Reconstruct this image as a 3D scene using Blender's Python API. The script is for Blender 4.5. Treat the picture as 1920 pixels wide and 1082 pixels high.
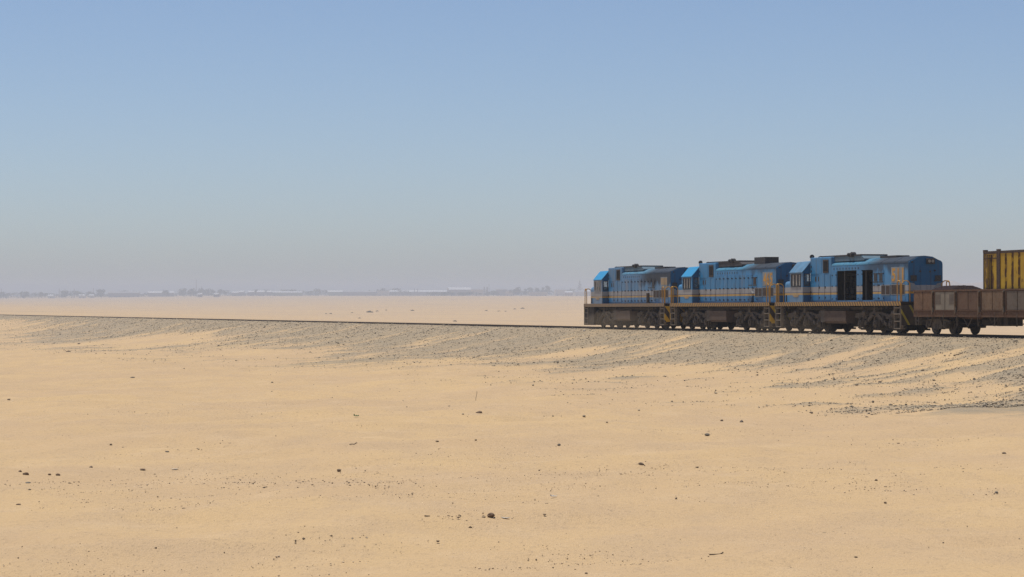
import bpy, bmesh, math, random
import numpy as np
from mathutils import Matrix, Vector

for _o in list(bpy.data.objects):
    bpy.data.objects.remove(_o)
sc = bpy.context.scene
COL = sc.collection
R = math.radians
random.seed(7)

# ------------------------------------------------------------------ camera
CAMZ = 3.5
cam = bpy.data.objects.new('camera', bpy.data.cameras.new('camera'))
COL.objects.link(cam)
cam.location = (0, 0, CAMZ)
cam.rotation_euler = (R(90.124), 0, 0)
cam.data.sensor_width = 36
cam.data.lens = 86.5
cam.data.clip_start = 0.5
cam.data.clip_end = 40000
sc.camera = cam

# ------------------------------------------------------------------ railway axis
# the track runs away to the far left; u = metres along it, v = metres to its near side
TH = math.atan2(1374, 4614)
DU = np.array([-math.sin(TH), math.cos(TH)])
NV = np.array([-math.cos(TH), -math.sin(TH)])
P0 = np.array([6.78, 166.39])
SUN_U, SUN_V, SUN_EL = 0.85, 0.53, 75.0
sh = DU * SUN_U + NV * SUN_V
SUN_AZ = math.atan2(sh[0], sh[1])

# ------------------------------------------------------------------ sky, sun, exposure
world = bpy.data.worlds.new('World')
sc.world = world
world.use_nodes = True
_nt = world.node_tree
_sky = _nt.nodes.new('ShaderNodeTexSky')
_sky.sky_type = 'NISHITA'
_sky.sun_disc = False
_sky.sun_elevation = R(SUN_EL)
_sky.sun_rotation = SUN_AZ
_sky.altitude = 0
_sky.air_density = 0.70
_sky.dust_density = 0.72
_sky.ozone_density = 4.8
_tint = _nt.nodes.new('ShaderNodeVectorMath')
_tint.operation = 'MULTIPLY'
_tint.inputs[1].default_value = (1.02, .982, .972)   # dusty air
_nt.links.new(_sky.outputs[0], _tint.inputs[0])
_nt.links.new(_tint.outputs[0], _nt.nodes['Background'].inputs[0])
_nt.nodes['Background'].inputs[1].default_value = 0.110

sun = bpy.data.objects.new('sun', bpy.data.lights.new('sun', 'SUN'))
COL.objects.link(sun)
sun.data.energy = 3.95
sun.data.angle = R(0.53)
sun.data.color = (1.0, 0.965, 0.9)
ce = math.cos(R(SUN_EL))
sdir = Vector((math.sin(SUN_AZ) * ce, math.cos(SUN_AZ) * ce, math.sin(R(SUN_EL))))
sun.rotation_euler = sdir.to_track_quat('Z', 'Y').to_euler()
sun.location = (0, 0, 60)

sc.view_settings.view_transform = 'Standard'
sc.view_settings.look = 'None'
sc.view_settings.gamma = 1.0
sc.view_settings.exposure = 0.0
sc.view_settings.use_curve_mapping = False
sc.cycles.volume_bounces = 1
sc.cycles.denoising_prefilter = 'NONE'

# ------------------------------------------------------------------ node helpers
class NT:
    def __init__(s, name):
        s.m = bpy.data.materials.new(name)
        s.m.use_nodes = True
        s.t = s.m.node_tree
        s.b = s.t.nodes['Principled BSDF']
        s.b.inputs['Specular IOR Level'].default_value = 0.3
    def n(s, typ, **kw):
        nd = s.t.nodes.new(typ)
        for k, v in kw.items():
            setattr(nd, k, v)
        return nd
    def put(s, sock, v):
        if isinstance(v, bpy.types.NodeSocket):
            s.t.links.new(v, sock)
        elif isinstance(v, (tuple, list)) and sock.type == 'RGBA':
            sock.default_value = (v[0], v[1], v[2], 1)
        else:
            sock.default_value = v
    def math(s, op, a, b=None, c=None, clamp=False):
        nd = s.n('ShaderNodeMath', operation=op)
        nd.use_clamp = clamp
        for i, x in enumerate((a, b, c)):
            if x is not None:
                s.put(nd.inputs[i], x)
        return nd.outputs[0]
    def mix(s, f, a, b):
        nd = s.n('ShaderNodeMix', data_type='RGBA')
        s.put(nd.inputs[0], f); s.put(nd.inputs[6], a); s.put(nd.inputs[7], b)
        return nd.outputs[2]
    def ss(s, x, lo, hi):
        nd = s.n('ShaderNodeMapRange', interpolation_type='SMOOTHSTEP')
        s.put(nd.inputs[0], x); nd.inputs[1].default_value = lo; nd.inputs[2].default_value = hi
        return nd.outputs[0]
    def band(s, x, lo, hi, e=0.004):
        return s.math('MULTIPLY', s.ss(x, lo - e, lo + e), s.math('SUBTRACT', 1.0, s.ss(x, hi - e, hi + e)))
    def co(s, which='Object'):
        return s.n('ShaderNodeTexCoord').outputs[which]
    def xyz(s, v):
        nd = s.n('ShaderNodeSeparateXYZ'); s.put(nd.inputs[0], v)
        return nd.outputs
    def noise(s, v, scale, detail=4, rough=0.55, sx=(1, 1, 1)):
        if sx != (1, 1, 1):
            mp = s.n('ShaderNodeVectorMath', operation='MULTIPLY')
            s.put(mp.inputs[0], v); mp.inputs[1].default_value = sx
            v = mp.outputs[0]
        nd = s.n('ShaderNodeTexNoise')
        s.put(nd.inputs['Vector'], v)
        nd.inputs['Scale'].default_value = scale
        nd.inputs['Detail'].default_value = detail
        nd.inputs['Roughness'].default_value = rough
        return nd.outputs[0]
    def bump(s, h, strength, dist):
        nd = s.n('ShaderNodeBump')
        nd.inputs['Strength'].default_value = strength
        nd.inputs['Distance'].default_value = dist
        s.put(nd.inputs['Height'], h)
        s.t.links.new(nd.outputs[0], s.b.inputs['Normal'])
    def out(s, col, rough=0.6, metal=0.0):
        s.put(s.b.inputs['Base Color'], col)
        s.put(s.b.inputs['Roughness'], rough)
        s.put(s.b.inputs['Metallic'], metal)
        return s.m

DUST = (0.30, 0.25, 0.19)

def worn(name, base, dust=0.25, rough=0.6, metal=0.0, rust=0.0, scale=1.6, dark=0.35, dustcol=DUST):
    """painted or bare surface with blotches, dust and a little rust"""
    k = NT(name)
    o = k.co()
    a = k.noise(o, scale, 5)
    b = k.noise(o, scale * 7, 3)
    c = k.mix(k.ss(a, .35, .75), base, tuple(x * (1 - dark) for x in base))
    if rust > 0:
        c = k.mix(k.math('MULTIPLY', k.ss(k.noise(o, scale * 2.6, 6, .65), .62 - rust * .3, .72), .85), c, (.09, .035, .016))
    f = k.math('MULTIPLY', k.ss(b, .25, .8), dust * 1.6, clamp=True)
    c = k.mix(f, c, dustcol)
    return k.out(c, rough, metal)

# ------------------------------------------------------------------ mesh helpers
class MB:
    def __init__(s):
        s.v = []; s.f = []; s.mi = []; s.cur = 0
    def add(s, vs, fs):
        o = len(s.v)
        s.v.extend(vs)
        for f in fs:
            s.f.append([i + o for i in f]); s.mi.append(s.cur)
    def box(s, x0, x1, y0, y1, z0, z1):
        x0, x1 = min(x0, x1), max(x0, x1); y0, y1 = min(y0, y1), max(y0, y1); z0, z1 = min(z0, z1), max(z0, z1)
        s.add([(x0, y0, z0), (x1, y0, z0), (x1, y1, z0), (x0, y1, z0), (x0, y0, z1), (x1, y0, z1), (x1, y1, z1), (x0, y1, z1)],
              [(0, 3, 2, 1), (4, 5, 6, 7), (0, 1, 5, 4), (1, 2, 6, 5), (2, 3, 7, 6), (3, 0, 4, 7)])
        return s
    def bbox(s, x0, x1, y0, y1, z0, z1, b=.02):
        """box with its vertical and long edges chamfered"""
        bm = bmesh.new()
        bmesh.ops.create_cube(bm, size=1)
        for v in bm.verts:
            v.co = Vector((x0 + (v.co.x + .5) * (x1 - x0), y0 + (v.co.y + .5) * (y1 - y0), z0 + (v.co.z + .5) * (z1 - z0)))
        bmesh.ops.bevel(bm, geom=list(bm.edges), offset=b, segments=2, affect='EDGES', profile=.5)
        s.bm(bm)
        return s
    def bm(s, bm):
        bm.verts.index_update()
        s.add([tuple(v.co) for v in bm.verts], [[v.index for v in f.verts] for f in bm.faces])
        bm.free()
    def prism(s, prof, a0, a1, axis='x'):
        """closed 2D profile swept along an axis: x -> (y,z), y -> (x,z), z -> (x,y)"""
        n = len(prof)
        def p(q, a):
            return {'x': (a, q[0], q[1]), 'y': (q[0], a, q[1]), 'z': (q[0], q[1], a)}[axis]
        s.add([p(q, a0) for q in prof] + [p(q, a1) for q in prof],
              [tuple(range(n))[::-1], tuple(range(n, 2 * n))] + [(i, (i + 1) % n, n + (i + 1) % n, n + i) for i in range(n)])
        return s
    def cyl(s, c, r, l, axis='y', seg=16, r2=None):
        r2 = r if r2 is None else r2
        vs = []
        for k, (h, rr) in enumerate(((-l / 2, r), (l / 2, r2))):
            for i in range(seg):
                a = 2 * math.pi * i / seg
                q = (rr * math.cos(a), rr * math.sin(a))
                d = {'x': (h, q[0], q[1]), 'y': (q[0], h, q[1]), 'z': (q[0], q[1], h)}[axis]
                vs.append((c[0] + d[0], c[1] + d[1], c[2] + d[2]))
        s.add(vs, [tuple(range(seg))[::-1], tuple(range(seg, 2 * seg))] + [(i, (i + 1) % seg, seg + (i + 1) % seg, seg + i) for i in range(seg)])
        return s
    def tube(s, pts, r, seg=6):
        pts = [Vector(p) for p in pts]
        rings = []
        for i, p in enumerate(pts):
            t = (pts[min(i + 1, len(pts) - 1)] - pts[max(i - 1, 0)]).normalized()
            up = Vector((0, 0, 1)) if abs(t.z) < .9 else Vector((1, 0, 0))
            a = t.cross(up).normalized(); b = t.cross(a).normalized()
            rings.append([tuple(p + a * (r * math.cos(2 * math.pi * k / seg)) + b * (r * math.sin(2 * math.pi * k / seg))) for k in range(seg)])
        vs = [q for g in rings for q in g]
        fs = []
        for i in range(len(pts) - 1):
            for k in range(seg):
                fs.append((i * seg + k, i * seg + (k + 1) % seg, (i + 1) * seg + (k + 1) % seg, (i + 1) * seg + k))
        fs.append(tuple(range(seg))[::-1]); fs.append(tuple(range((len(pts) - 1) * seg, len(pts) * seg)))
        s.add(vs, fs)
        return s
    def build(s, name, mat, parent=None, smooth=False):
        me = bpy.data.meshes.new(name)
        me.from_pydata(s.v, [], s.f)
        for m in (mat if isinstance(mat, (list, tuple)) else [mat]):
            me.materials.append(m)
        if any(s.mi):
            me.polygons.foreach_set('material_index', s.mi)
        bm = bmesh.new(); bm.from_mesh(me)
        bmesh.ops.recalc_face_normals(bm, faces=bm.faces)
        bm.to_mesh(me); bm.free()
        if smooth:
            me.polygons.foreach_set('use_smooth', [True] * len(me.polygons))
            try:
                me.set_sharp_from_angle(angle=R(38))
            except Exception:
                pass
        me.update()
        return obj(name, me, parent)

def obj(name, data, parent=None):
    o = bpy.data.objects.new(name, data)
    COL.objects.link(o)
    if parent is not None:
        o.parent = parent
    return o

def tag(o, label=None, cat=None, group=None, kind=None):
    for k, v in (('label', label), ('category', cat), ('group', group), ('kind', kind)):
        if v:
            o[k] = v
    return o

def share(name, src, parent=None):
    return obj(name, src.data, parent)

# ------------------------------------------------------------------ noise (numpy)
def _hash(ix, iy, seed):
    h = (ix.astype(np.int64) * 374761393 + iy.astype(np.int64) * 668265263 + seed * 974711) & 0xffffffff
    h = ((h ^ (h >> 13)) * 1274126177) & 0xffffffff
    return ((h ^ (h >> 16)) & 0xffff) / 65535.0

def vnoise(x, y, seed=0):
    ix = np.floor(x); iy = np.floor(y)
    fx = x - ix; fy = y - iy
    fx = fx * fx * fx * (fx * (fx * 6 - 15) + 10); fy = fy * fy * fy * (fy * (fy * 6 - 15) + 10)
    a = _hash(ix, iy, seed); b = _hash(ix + 1, iy, seed); c = _hash(ix, iy + 1, seed); d = _hash(ix + 1, iy + 1, seed)
    return a + (b - a) * fx + (c - a) * fy + (a - b - c + d) * fx * fy

def fbm(x, y, seed=0, octv=4, gain=.5):
    s = 0; a = 1; t = 0
    for i in range(octv):
        s = s + a * vnoise(x * 2 ** i + 17.3 * i, y * 2 ** i - 9.1 * i, seed + i)
        t += a; a *= gain
    return s / t

def sst(x, lo, hi):
    t = np.clip((x - lo) / (hi - lo), 0, 1)
    return t * t * (3 - 2 * t)

# ------------------------------------------------------------------ terrain functions
def rail_z(u):
    """height of the rail heads: the line falls gently away from the viewer"""
    u = np.asarray(u, float)
    k = 620.0
    uc = np.where(u > k, k + 160 * (1 - np.exp(-(np.maximum(u, k) - k) / 160.0)), np.maximum(u, -260))
    return CAMZ - 2.25 - .0063 * uc

def streak(u, v):
    """wind-blown sand tongues, lying across the line"""
    w = fbm(u / 8.0, v / 7.0, 41, 4) * 7
    w2 = fbm(u / 2.6, v / 2.2, 43, 3) * 1.6
    a = fbm((u + .30 * v + w + w2) / 5.5, (v + w) / 9.0, 3, 5, .6)
    b = fbm((u + .25 * v + w2) / 1.2, (v - w2) / 4.5, 11, 4, .6)
    return .52 * a + .48 * b

def gravel(u, v):
    """0 = wind-blown sand, 1 = ballast gravel"""
    u = np.asarray(u, float); v = np.asarray(v, float)
    toe = 25.0 + 4.0 * (fbm(u / 26.0, v * 0 + 2.5, 77, 3) - .5) * 2 + 4.0 * sst(u, -60, -10) + 7.0 * sst(u, -20, 60)
    base = 1.02 - .98 * np.clip((v - 1.5) / toe, 0, 3) ** 1.15
    base = np.where(v < 0, 1.05 - np.clip((-v - 2) / 5.5, 0, 3), base)
    s = streak(u, v)
    g = base + (s - .5) * (2.0 + 1.7 * sst(-u, 20, 45)) - .06 - .06 * sst(-u, 25, 50) * sst(v, 4, 10)
    g = np.where(np.abs(v) < 2.0, g + .25, g)
    g = g - .45 * sst(u, 210, 330) * sst(v, 2, 8)
    # clean drifts that lie over the slope
    for (cu, cv, ru, rv, k) in ((-45, 12.0, 5.0, 4.0, 1.1), (-17, 8.5, 2.6, 2.2, .9), (118, 15, 24, 6.5, 1.2), (-70, 14.5, 3.0, 4, .7), (-57, 12.6, 1.0, 4.0, .45),
                                (30, 18, 12, 4.0, .7), (-30, 17, 5, 3.5, .8)):
        q = ((u + .3 * (v - cv) - cu) / ru) ** 2 + ((v - cv) / rv) ** 2
        g = g - k * np.exp(-q)
    return sst(g, .12, .95) * (1 - sst(v, toe * .85, toe * 1.2))

def height(u, v):
    u = np.asarray(u, float); v = np.asarray(v, float)
    zr = rail_z(u)
    # near side
    d = np.maximum(v - 1.75, 0)
    hn = 2.25 + 1.3 * sst(u, -20, 180)
    prof = -.085 - .05 * fbm(u / 2.3, v / 1.5, 91, 3) - hn * (1 - np.exp(-(d / (7.8 + 3.5 * sst(u, -20, 80))) ** 1.08))
    near = zr + prof
    near += sst(v, 2.2, 8) * ((fbm(u / 17.0, v / 11.0, 5, 4) - .5) * .62 + (streak(u, v) - .5) * .55 + (fbm(u / 3.1, v / 3.4, 33, 3) - .5) * .16)
    near += sst(v, 6, 20) * ((fbm(u / 2.4, v / 2.0, 35, 3) - .5) * .11)
    near += sst(v, 16, 40) * (fbm(u / 38.0, v / 30.0, 9, 3) - .5) * .5
    # far side
    df = np.maximum(-v - 1.75, 0)
    zf = -8.6 + 7.3 * sst(-v, 300, 1250) + (fbm(u / 140.0, v / 90.0, 21, 4) - .5) * .9
    farn = zr - .17 - 1.25 * (1 - np.exp(-df / 5.0)) + sst(-v, 4, 25) * (fbm(u / 22.0, v / 16.0, 23, 3) - .5) * .4
    t = sst(-v, 25, 260)
    far = farn * (1 - t) + zf * t
    h = np.where(v >= 0, near, far)
    # bed between and just outside the rails
    h = np.where(np.abs(v) < 1.0, np.minimum(h, zr - .165), h)
    return h

def to_uv(x, y):
    return (x - P0[0]) * DU[0] + (y - P0[1]) * DU[1], (x - P0[0]) * NV[0] + (y - P0[1]) * NV[1]

def to_xy(u, v):
    return P0[0] + u * DU[0] + v * NV[0], P0[1] + u * DU[1] + v * NV[1]

def ground_at(x, y):
    u, v = to_uv(x, y)
    return float(height(u, v))

F = 4614.0
def on_ground(px, py):
    """where the sight line through a spot of the photograph meets the ground"""
    dx, dz = (px - 960) / F, -(py - 551.0) / F
    ys = 26.0 * 1.004 ** np.arange(1330)
    u, v = to_uv(dx * ys, ys)
    below = CAMZ + dz * ys < height(u, v)
    y = float(ys[np.argmax(below)])
    return dx * y, y, ground_at(dx * y, y)

# ------------------------------------------------------------------ ground
def lines(*segs):
    out = []
    for a, b, st in segs:
        n = max(1, int(round((b - a) / st)))
        out += [a + (b - a) * i / n for i in range(n)]
    return out
def geo(a, b, n):
    return [a * (b / a) ** (i / n) for i in range(n + 1)]

us = [-x for x in geo(150, 6000, 26)][::-1][:-1] + lines((-150, 40, .45), (40, 160, .9), (160, 340, 2.0), (340, 700, 5)) + geo(700, 9000, 44)
vs_ = [-x for x in geo(60, 9000, 60)][::-1][:-1] + lines((-60, -10, 2), (-10, -2.5, .5), (-2.5, 26, .27), (26, 62, .36)) + geo(62, 5000, 30)
us = np.array(us); vs_ = np.array(vs_)
UU, VV = np.meshgrid(us, vs_, indexing='ij')
HH = height(UU, VV)
XX, YY = to_xy(UU, VV)
nu, nv = len(us), len(vs_)
me = bpy.data.meshes.new('ground')
me.vertices.add(nu * nv)
me.vertices.foreach_set('co', np.stack([XX, YY, HH], -1).reshape(-1).astype(np.float32))
ii, jj = np.meshgrid(np.arange(nu - 1), np.arange(nv - 1), indexing='ij')
q = np.stack([ii * nv + jj, ii * nv + jj + 1, (ii + 1) * nv + jj + 1, (ii + 1) * nv + jj], -1).reshape(-1)
nf = len(q) // 4
me.loops.add(nf * 4); me.loops.foreach_set('vertex_index', q.astype(np.int32))
me.polygons.add(nf)
me.polygons.foreach_set('loop_start', (np.arange(nf) * 4).astype(np.int32))
me.polygons.foreach_set('loop_total', np.full(nf, 4, np.int32))
me.polygons.foreach_set('use_smooth', np.ones(nf, bool))
me.update(calc_edges=True)
GG = gravel(UU, VV) * (VV < 45)
at = me.attributes.new('gravel', 'FLOAT', 'POINT'); at.data.foreach_set('value', GG.reshape(-1).astype(np.float32))

k = NT('desert_sand')
o = k.co()
sepx = k.xyz(o)
att = k.n('ShaderNodeAttribute', attribute_name='gravel').outputs['Fac']
big = k.noise(o, .075, 6, .6)
mid = k.noise(o, .42, 7, .68, sx=(1.3, .75, 1))
fine = k.noise(o, 7.5, 5, .72, sx=(1.2, .8, 1))
grit = k.noise(o, 24.0, 2, .6, sx=(1.2, .7, 1))
sand = k.mix(k.ss(big, .36, .64), (.555, .384, .200), (.515, .358, .202))
sand = k.mix(k.math('MULTIPLY', k.ss(mid, .40, .70), .55), sand, (.475, .338, .206))
sand = k.mix(k.math('MULTIPLY', k.ss(fine, .50, .70), .48), sand, (.345, .246, .152))
sand = k.mix(k.math('MULTIPLY', k.ss(grit, .62, .74), k.math('MULTIPLY', k.ss(mid, .44, .60), .9)), sand, (.19, .14, .092))
gcol = k.mix(k.ss(k.noise(o, .8, 6, .7), .36, .66), (.268, .227, .164), (.350, .272, .178))
gcol = k.mix(k.math('MULTIPLY', k.math('SUBTRACT', 1.0, k.ss(att, .35, .95)), .6), gcol, (.385, .283, .172))
gcol = k.mix(k.math('MULTIPLY', k.ss(k.noise(o, 26.0, 2, .7), .50, .66), .55), gcol, (.12, .105, .085))
gcol = k.mix(k.math('MULTIPLY', k.ss(k.noise(o, 31.0, 2, .7), .56, .70), .6), gcol, (.46, .38, .27))
brk = k.math('ADD', att, k.math('MULTIPLY', k.math('SUBTRACT', k.noise(o, 2.1, 6, .72), .5), 1.25))
gf = k.math('MULTIPLY', k.math('MULTIPLY', k.ss(brk, .18, .80), k.ss(att, .02, .25)), k.math('ADD', .34, k.math('MULTIPLY', att, .48)))
farm = k.ss(sepx[1], 260.0, 520.0)
fs_ = k.noise(o, .010, 6, .68, sx=(.55, 2.2, 1))
sand = k.mix(k.math('MULTIPLY', k.math('MULTIPLY', k.ss(fs_, .52, .66), farm), .5), sand, (.27, .205, .145))
rip = k.noise(o, .55, 5, .65, sx=(1.2, .8, 1))
sand = k.mix(k.math('MULTIPLY', k.ss(rip, .50, .72), .35), sand, (.60, .432, .255))
spk = k.noise(o, 15.0, 3, .75, sx=(1.2, .55, 1))
sand = k.mix(k.math('MULTIPLY', k.ss(spk, .60, .72), k.math('MULTIPLY', k.ss(rip, .36, .60), .60)), sand, (.235, .168, .105))
sand = k.mix(k.math('MULTIPLY', k.math('SUBTRACT', 1.0, k.ss(spk, .26, .38)), .45), sand, (.68, .52, .33))
col = k.mix(gf, sand, gcol)
k.bump(k.math('ADD', k.math('MULTIPLY', fine, .6), k.math('MULTIPLY', grit, .35)), .8, .07)
M_GROUND = k.out(col, .95)
k.b.inputs['Specular IOR Level'].default_value = .1
me.materials.append(M_GROUND)
ground = obj('ground', me)
tag(ground, 'pale desert sand plain with a low gravel railway bank', 'ground', kind='structure')

# ------------------------------------------------------------------ loose stones (uncountable)
OCT_V = np.array([(1, 0, 0), (0, 1, 0), (-1, 0, 0), (0, -1, 0), (0, 0, 1), (0, 0, -1)], float)
OCT_F = np.array([(0, 1, 4), (1, 2, 4), (2, 3, 4), (3, 0, 4), (1, 0, 5), (2, 1, 5), (3, 2, 5), (0, 3, 5)])

def stones(name, u, v, r, rng, mat, label, sink=.25, flat=.7):
    n = len(u)
    x, y = to_xy(u, v)
    z = height(u, v)
    sc_ = rng.uniform(.6, 1.25, (n, 6, 1)) * r[:, None, None]
    p = OCT_V[None] * sc_
    p[:, :, 2] *= flat
    a = rng.uniform(0, 6.283, n)
    ca, sa = np.cos(a)[:, None], np.sin(a)[:, None]
    px = p[:, :, 0] * ca - p[:, :, 1] * sa
    py = p[:, :, 0] * sa + p[:, :, 1] * ca
    P = np.stack([px + x[:, None], py + y[:, None], p[:, :, 2] + z[:, None] + (r * flat * (1 - 2 * sink) * .6)[:, None]], -1).reshape(-1)
    fidx = (OCT_F[None] + (np.arange(n) * 6)[:, None, None]).reshape(-1)
    me = bpy.data.meshes.new(name)
    me.vertices.add(n * 6); me.vertices.foreach_set('co', P.astype(np.float32))
    nf = n * 8
    me.loops.add(nf * 3); me.loops.foreach_set('vertex_index', fidx.astype(np.int32))
    me.polygons.add(nf)
    me.polygons.foreach_set('loop_start', (np.arange(nf) * 3).astype(np.int32))
    me.polygons.foreach_set('loop_total', np.full(nf, 3, np.int32))
    me.update(calc_edges=True)
    t = np.repeat(rng.uniform(0, 1, n), 6)
    a = me.attributes.new('tone', 'FLOAT', 'POINT'); a.data.foreach_set('value', t.astype(np.float32))
    me.materials.append(mat)
    return tag(obj(name, me), label, 'stones', kind='stuff')

k = NT('stone_mix')
t = k.n('ShaderNodeAttribute', attribute_name='tone').outputs['Fac']
c = k.mix(k.ss(t, .0, .35), (.12, .098, .074), (.31, .25, .172))
c = k.mix(k.ss(t, .45, .97), c, (.51, .41, .27))
M_STONE = k.out(c, .9)

rng = np.random.default_rng(5)
# ballast and gravel on the bank
N = 330000
u = rng.uniform(0, 1, N) ** 2.1 * 560 - 84
v = rng.uniform(1.2, 34, N)
g = gravel(u, v)
keep = rng.uniform(0, 1, N) < (g * .9 + .006) * np.where(v < 5, 1.0, .85) * (1 - .55 * sst(v, 11, 18)) * (.45 + .55 * np.exp(-np.maximum(u + 30, 0) / 120))
u, v, g = u[keep], v[keep], g[keep]
big_ = np.exp(rng.normal(0, .42, len(u)))
r = np.clip(.022 * big_ * (1 + .5 * (rng.uniform(0, 1, len(u)) > .93)) * (1 + np.clip(u + 40, 0, 200) / 260), .018, .13)
stones('ballast_gravel', u, v, r, rng, M_STONE, 'grey ballast gravel strewn down the railway bank')
print('gravel stones', len(u))
# small pebbles on the open sand in the foreground
N = 120000
yy = 27 + (rng.uniform(0, 1, N) ** 1.5) * 75
xx = rng.uniform(-.235, .235, N) * yy
u, v = to_uv(xx, yy)
w = fbm(xx / 6.0, yy / 5.0, 61, 4)
w2 = fbm(xx / 1.1, yy / 1.4, 67, 3)
keep = (rng.uniform(0, 1, N) < (sst(w, .50, .72) * sst(w2, .35, .7) * .75 + .012)) & (v > 12)
u, v = u[keep], v[keep]
r = np.clip(.0072 * np.exp(rng.normal(0, .5, len(u))), .004, .020)
k = NT('pebble_mix')
t = k.n('ShaderNodeAttribute', attribute_name='tone').outputs['Fac']
c = k.mix(k.ss(t, .15, .6), (.17, .125, .085), (.36, .26, .165))
M_PEB = k.out(k.mix(k.ss(t, .7, .98), c, (.58, .46, .32)), .9)
stones('sand_pebbles', u, v, r, rng, M_PEB, 'tiny pebbles scattered over the open foreground sand')
print('pebbles', len(u))

# ------------------------------------------------------------------ shared materials
def livery(name, dust, soot, sootx=(-9.2, -11.8), seed=0.0, lee=True, blue=(.020, .225, .470)):
    """blue paint with a grey band and a yellow line, dust, streaks and exhaust soot"""
    k = NT(name)
    o = k.co()
    ad = k.n('ShaderNodeVectorMath', operation='ADD'); k.put(ad.inputs[0], o); ad.inputs[1].default_value = (seed * 7.3, seed, seed * 3.1)
    p = ad.outputs[0]
    x, y, z = k.xyz(o)[0], k.xyz(o)[1], k.xyz(o)[2]
    base = k.mix(k.ss(k.noise(p, 1.1, 4), .3, .7), blue, tuple(c * .82 for c in blue))
    base = k.mix(k.band(z, 2.11, 2.385), base, (.34, .33, .32))
    base = k.mix(k.band(z, 2.075, 2.11), base, (.05, .07, .16))
    base = k.mix(k.band(z, 1.965, 2.075), base, (.56, .33, .07))
    # vertical run-off streaks
    st = k.noise(p, 1.0, 4, .6, sx=(5.5, 5.5, .35))
    base = k.mix(k.math('MULTIPLY', k.ss(st, .50, .72), .58), base, (.050, .044, .038))
    # dust: patchy, heavier low down on the flanks; none in the lee of the cab
    dn = k.noise(p, 2.3, 5, .6)
    st2 = k.noise(p, 1.0, 3, .6, sx=(9, 9, .5))
    df = k.math('MULTIPLY', k.math('ADD', k.ss(dn, .1, .9), k.math('MULTIPLY', st2, .7)), dust)
    if lee:
        l1 = k.ss(x, -4.75, -4.5)
        l2 = k.math('SUBTRACT', 1.0, k.ss(k.math('ADD', z, k.math('MULTIPLY', k.math('SUBTRACT', -3.85, x), .6)), 3.6, 3.75))
        l3 = k.math('SUBTRACT', 1.0, k.ss(x, -3.9, -3.84))
        df = k.math('MULTIPLY', df, k.math('SUBTRACT', 1.0, k.math('MULTIPLY', k.math('MULTIPLY', l1, l3), k.math('MULTIPLY', l2, .75))))
    base = k.mix(k.math('MINIMUM', df, .9), base, (.315, .285, .255))
    # soot from the stack
    if soot > 0:
        sx = k.math('SUBTRACT', 1.0, k.ss(x, sootx[1], sootx[0]))
        nz = k.math('MULTIPLY', k.math('SUBTRACT', k.noise(p, 1.3, 5, .6, sx=(1.4, 1, .6)), .5), 1.3)
        sz = k.ss(k.math('ADD', z, nz), 3.9 - 1.25 * soot, 4.3 - 1.25 * soot)
        base = k.mix(k.math('MULTIPLY', k.math('MULTIPLY', sx, sz), min(.93, soot)), base, (.022, .021, .024))
    rg = k.math('ADD', .42, k.math('MULTIPLY', dn, .3))
    k.bump(k.noise(p, 1.7, 2), .25, .02)
    return k.out(base, rg)

M_CLEAN = livery('end_paint', .035, .25, sootx=(-14, -15), lee=False, blue=(.005, .115, .26))
k = NT('cab_roof_paint')
M_CABROOF = k.out(k.mix(k.ss(k.noise(k.co(), 1.5, 4), .35, .8), (.028, .27, .52), (.06, .26, .43)), .5)
M_CABROOF_D = worn('dusty_cab_roof_paint', (.075, .225, .38), .18, .6)
M_HATCH = worn('faded_blue_hatch', (.07, .15, .21), .2, .7)
M_SOOTY = worn('sooty_roof_steel', (.045, .045, .050), .10, .8)
M_DARK = worn('shaded_interior', (.006, .006, .007), .015, .9)  # near-black: the shade of enclosed spaces is put into the colour
M_BLACKSTEEL = worn('black_steel', (.03, .03, .032), .10, .6)
M_UNDER = worn('dusty_running_gear', (.034, .026, .020), .26, .85, dustcol=(.13, .10, .075))
M_UNDER2 = worn('dusty_grey_castings', (.085, .068, .052), .36, .85, dustcol=(.17, .135, .10))
M_STEP = worn('dusty_step_steel', (.20, .155, .11), .35, .85)
M_TANK = worn('rusty_fuel_tank', (.095, .060, .042), .25, .8, dustcol=(.15, .115, .085))
M_WHEEL = worn('wheel_steel', (.038, .030, .024), .2, .7, .2)
M_TREAD = worn('polished_tread', (.22, .20, .18), .1, .4, .7)
M_RAILY = worn('yellow_handrail', (.64, .33, .04), .15, .5)
M_GREYPANE = worn('dusty_cab_window_frame', (.26, .25, .24), .4, .6)
M_VENT = worn('brown_louvre', (.050, .032, .024), .12, .8)
M_TAN = worn('tan_emblem_paint', (.42, .29, .15), .25, .6)
M_NUM = worn('orange_number_paint', (.62, .30, .03), .12, .6)
M_PLATE = worn('pale_number_panel', (.24, .28, .31), .35, .6)
M_LAMP = worn('headlight_glass', (.30, .30, .27), .3, .25)
M_RUBBER = worn('black_hose_rubber', (.015, .015, .015), .12, .7)

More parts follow.
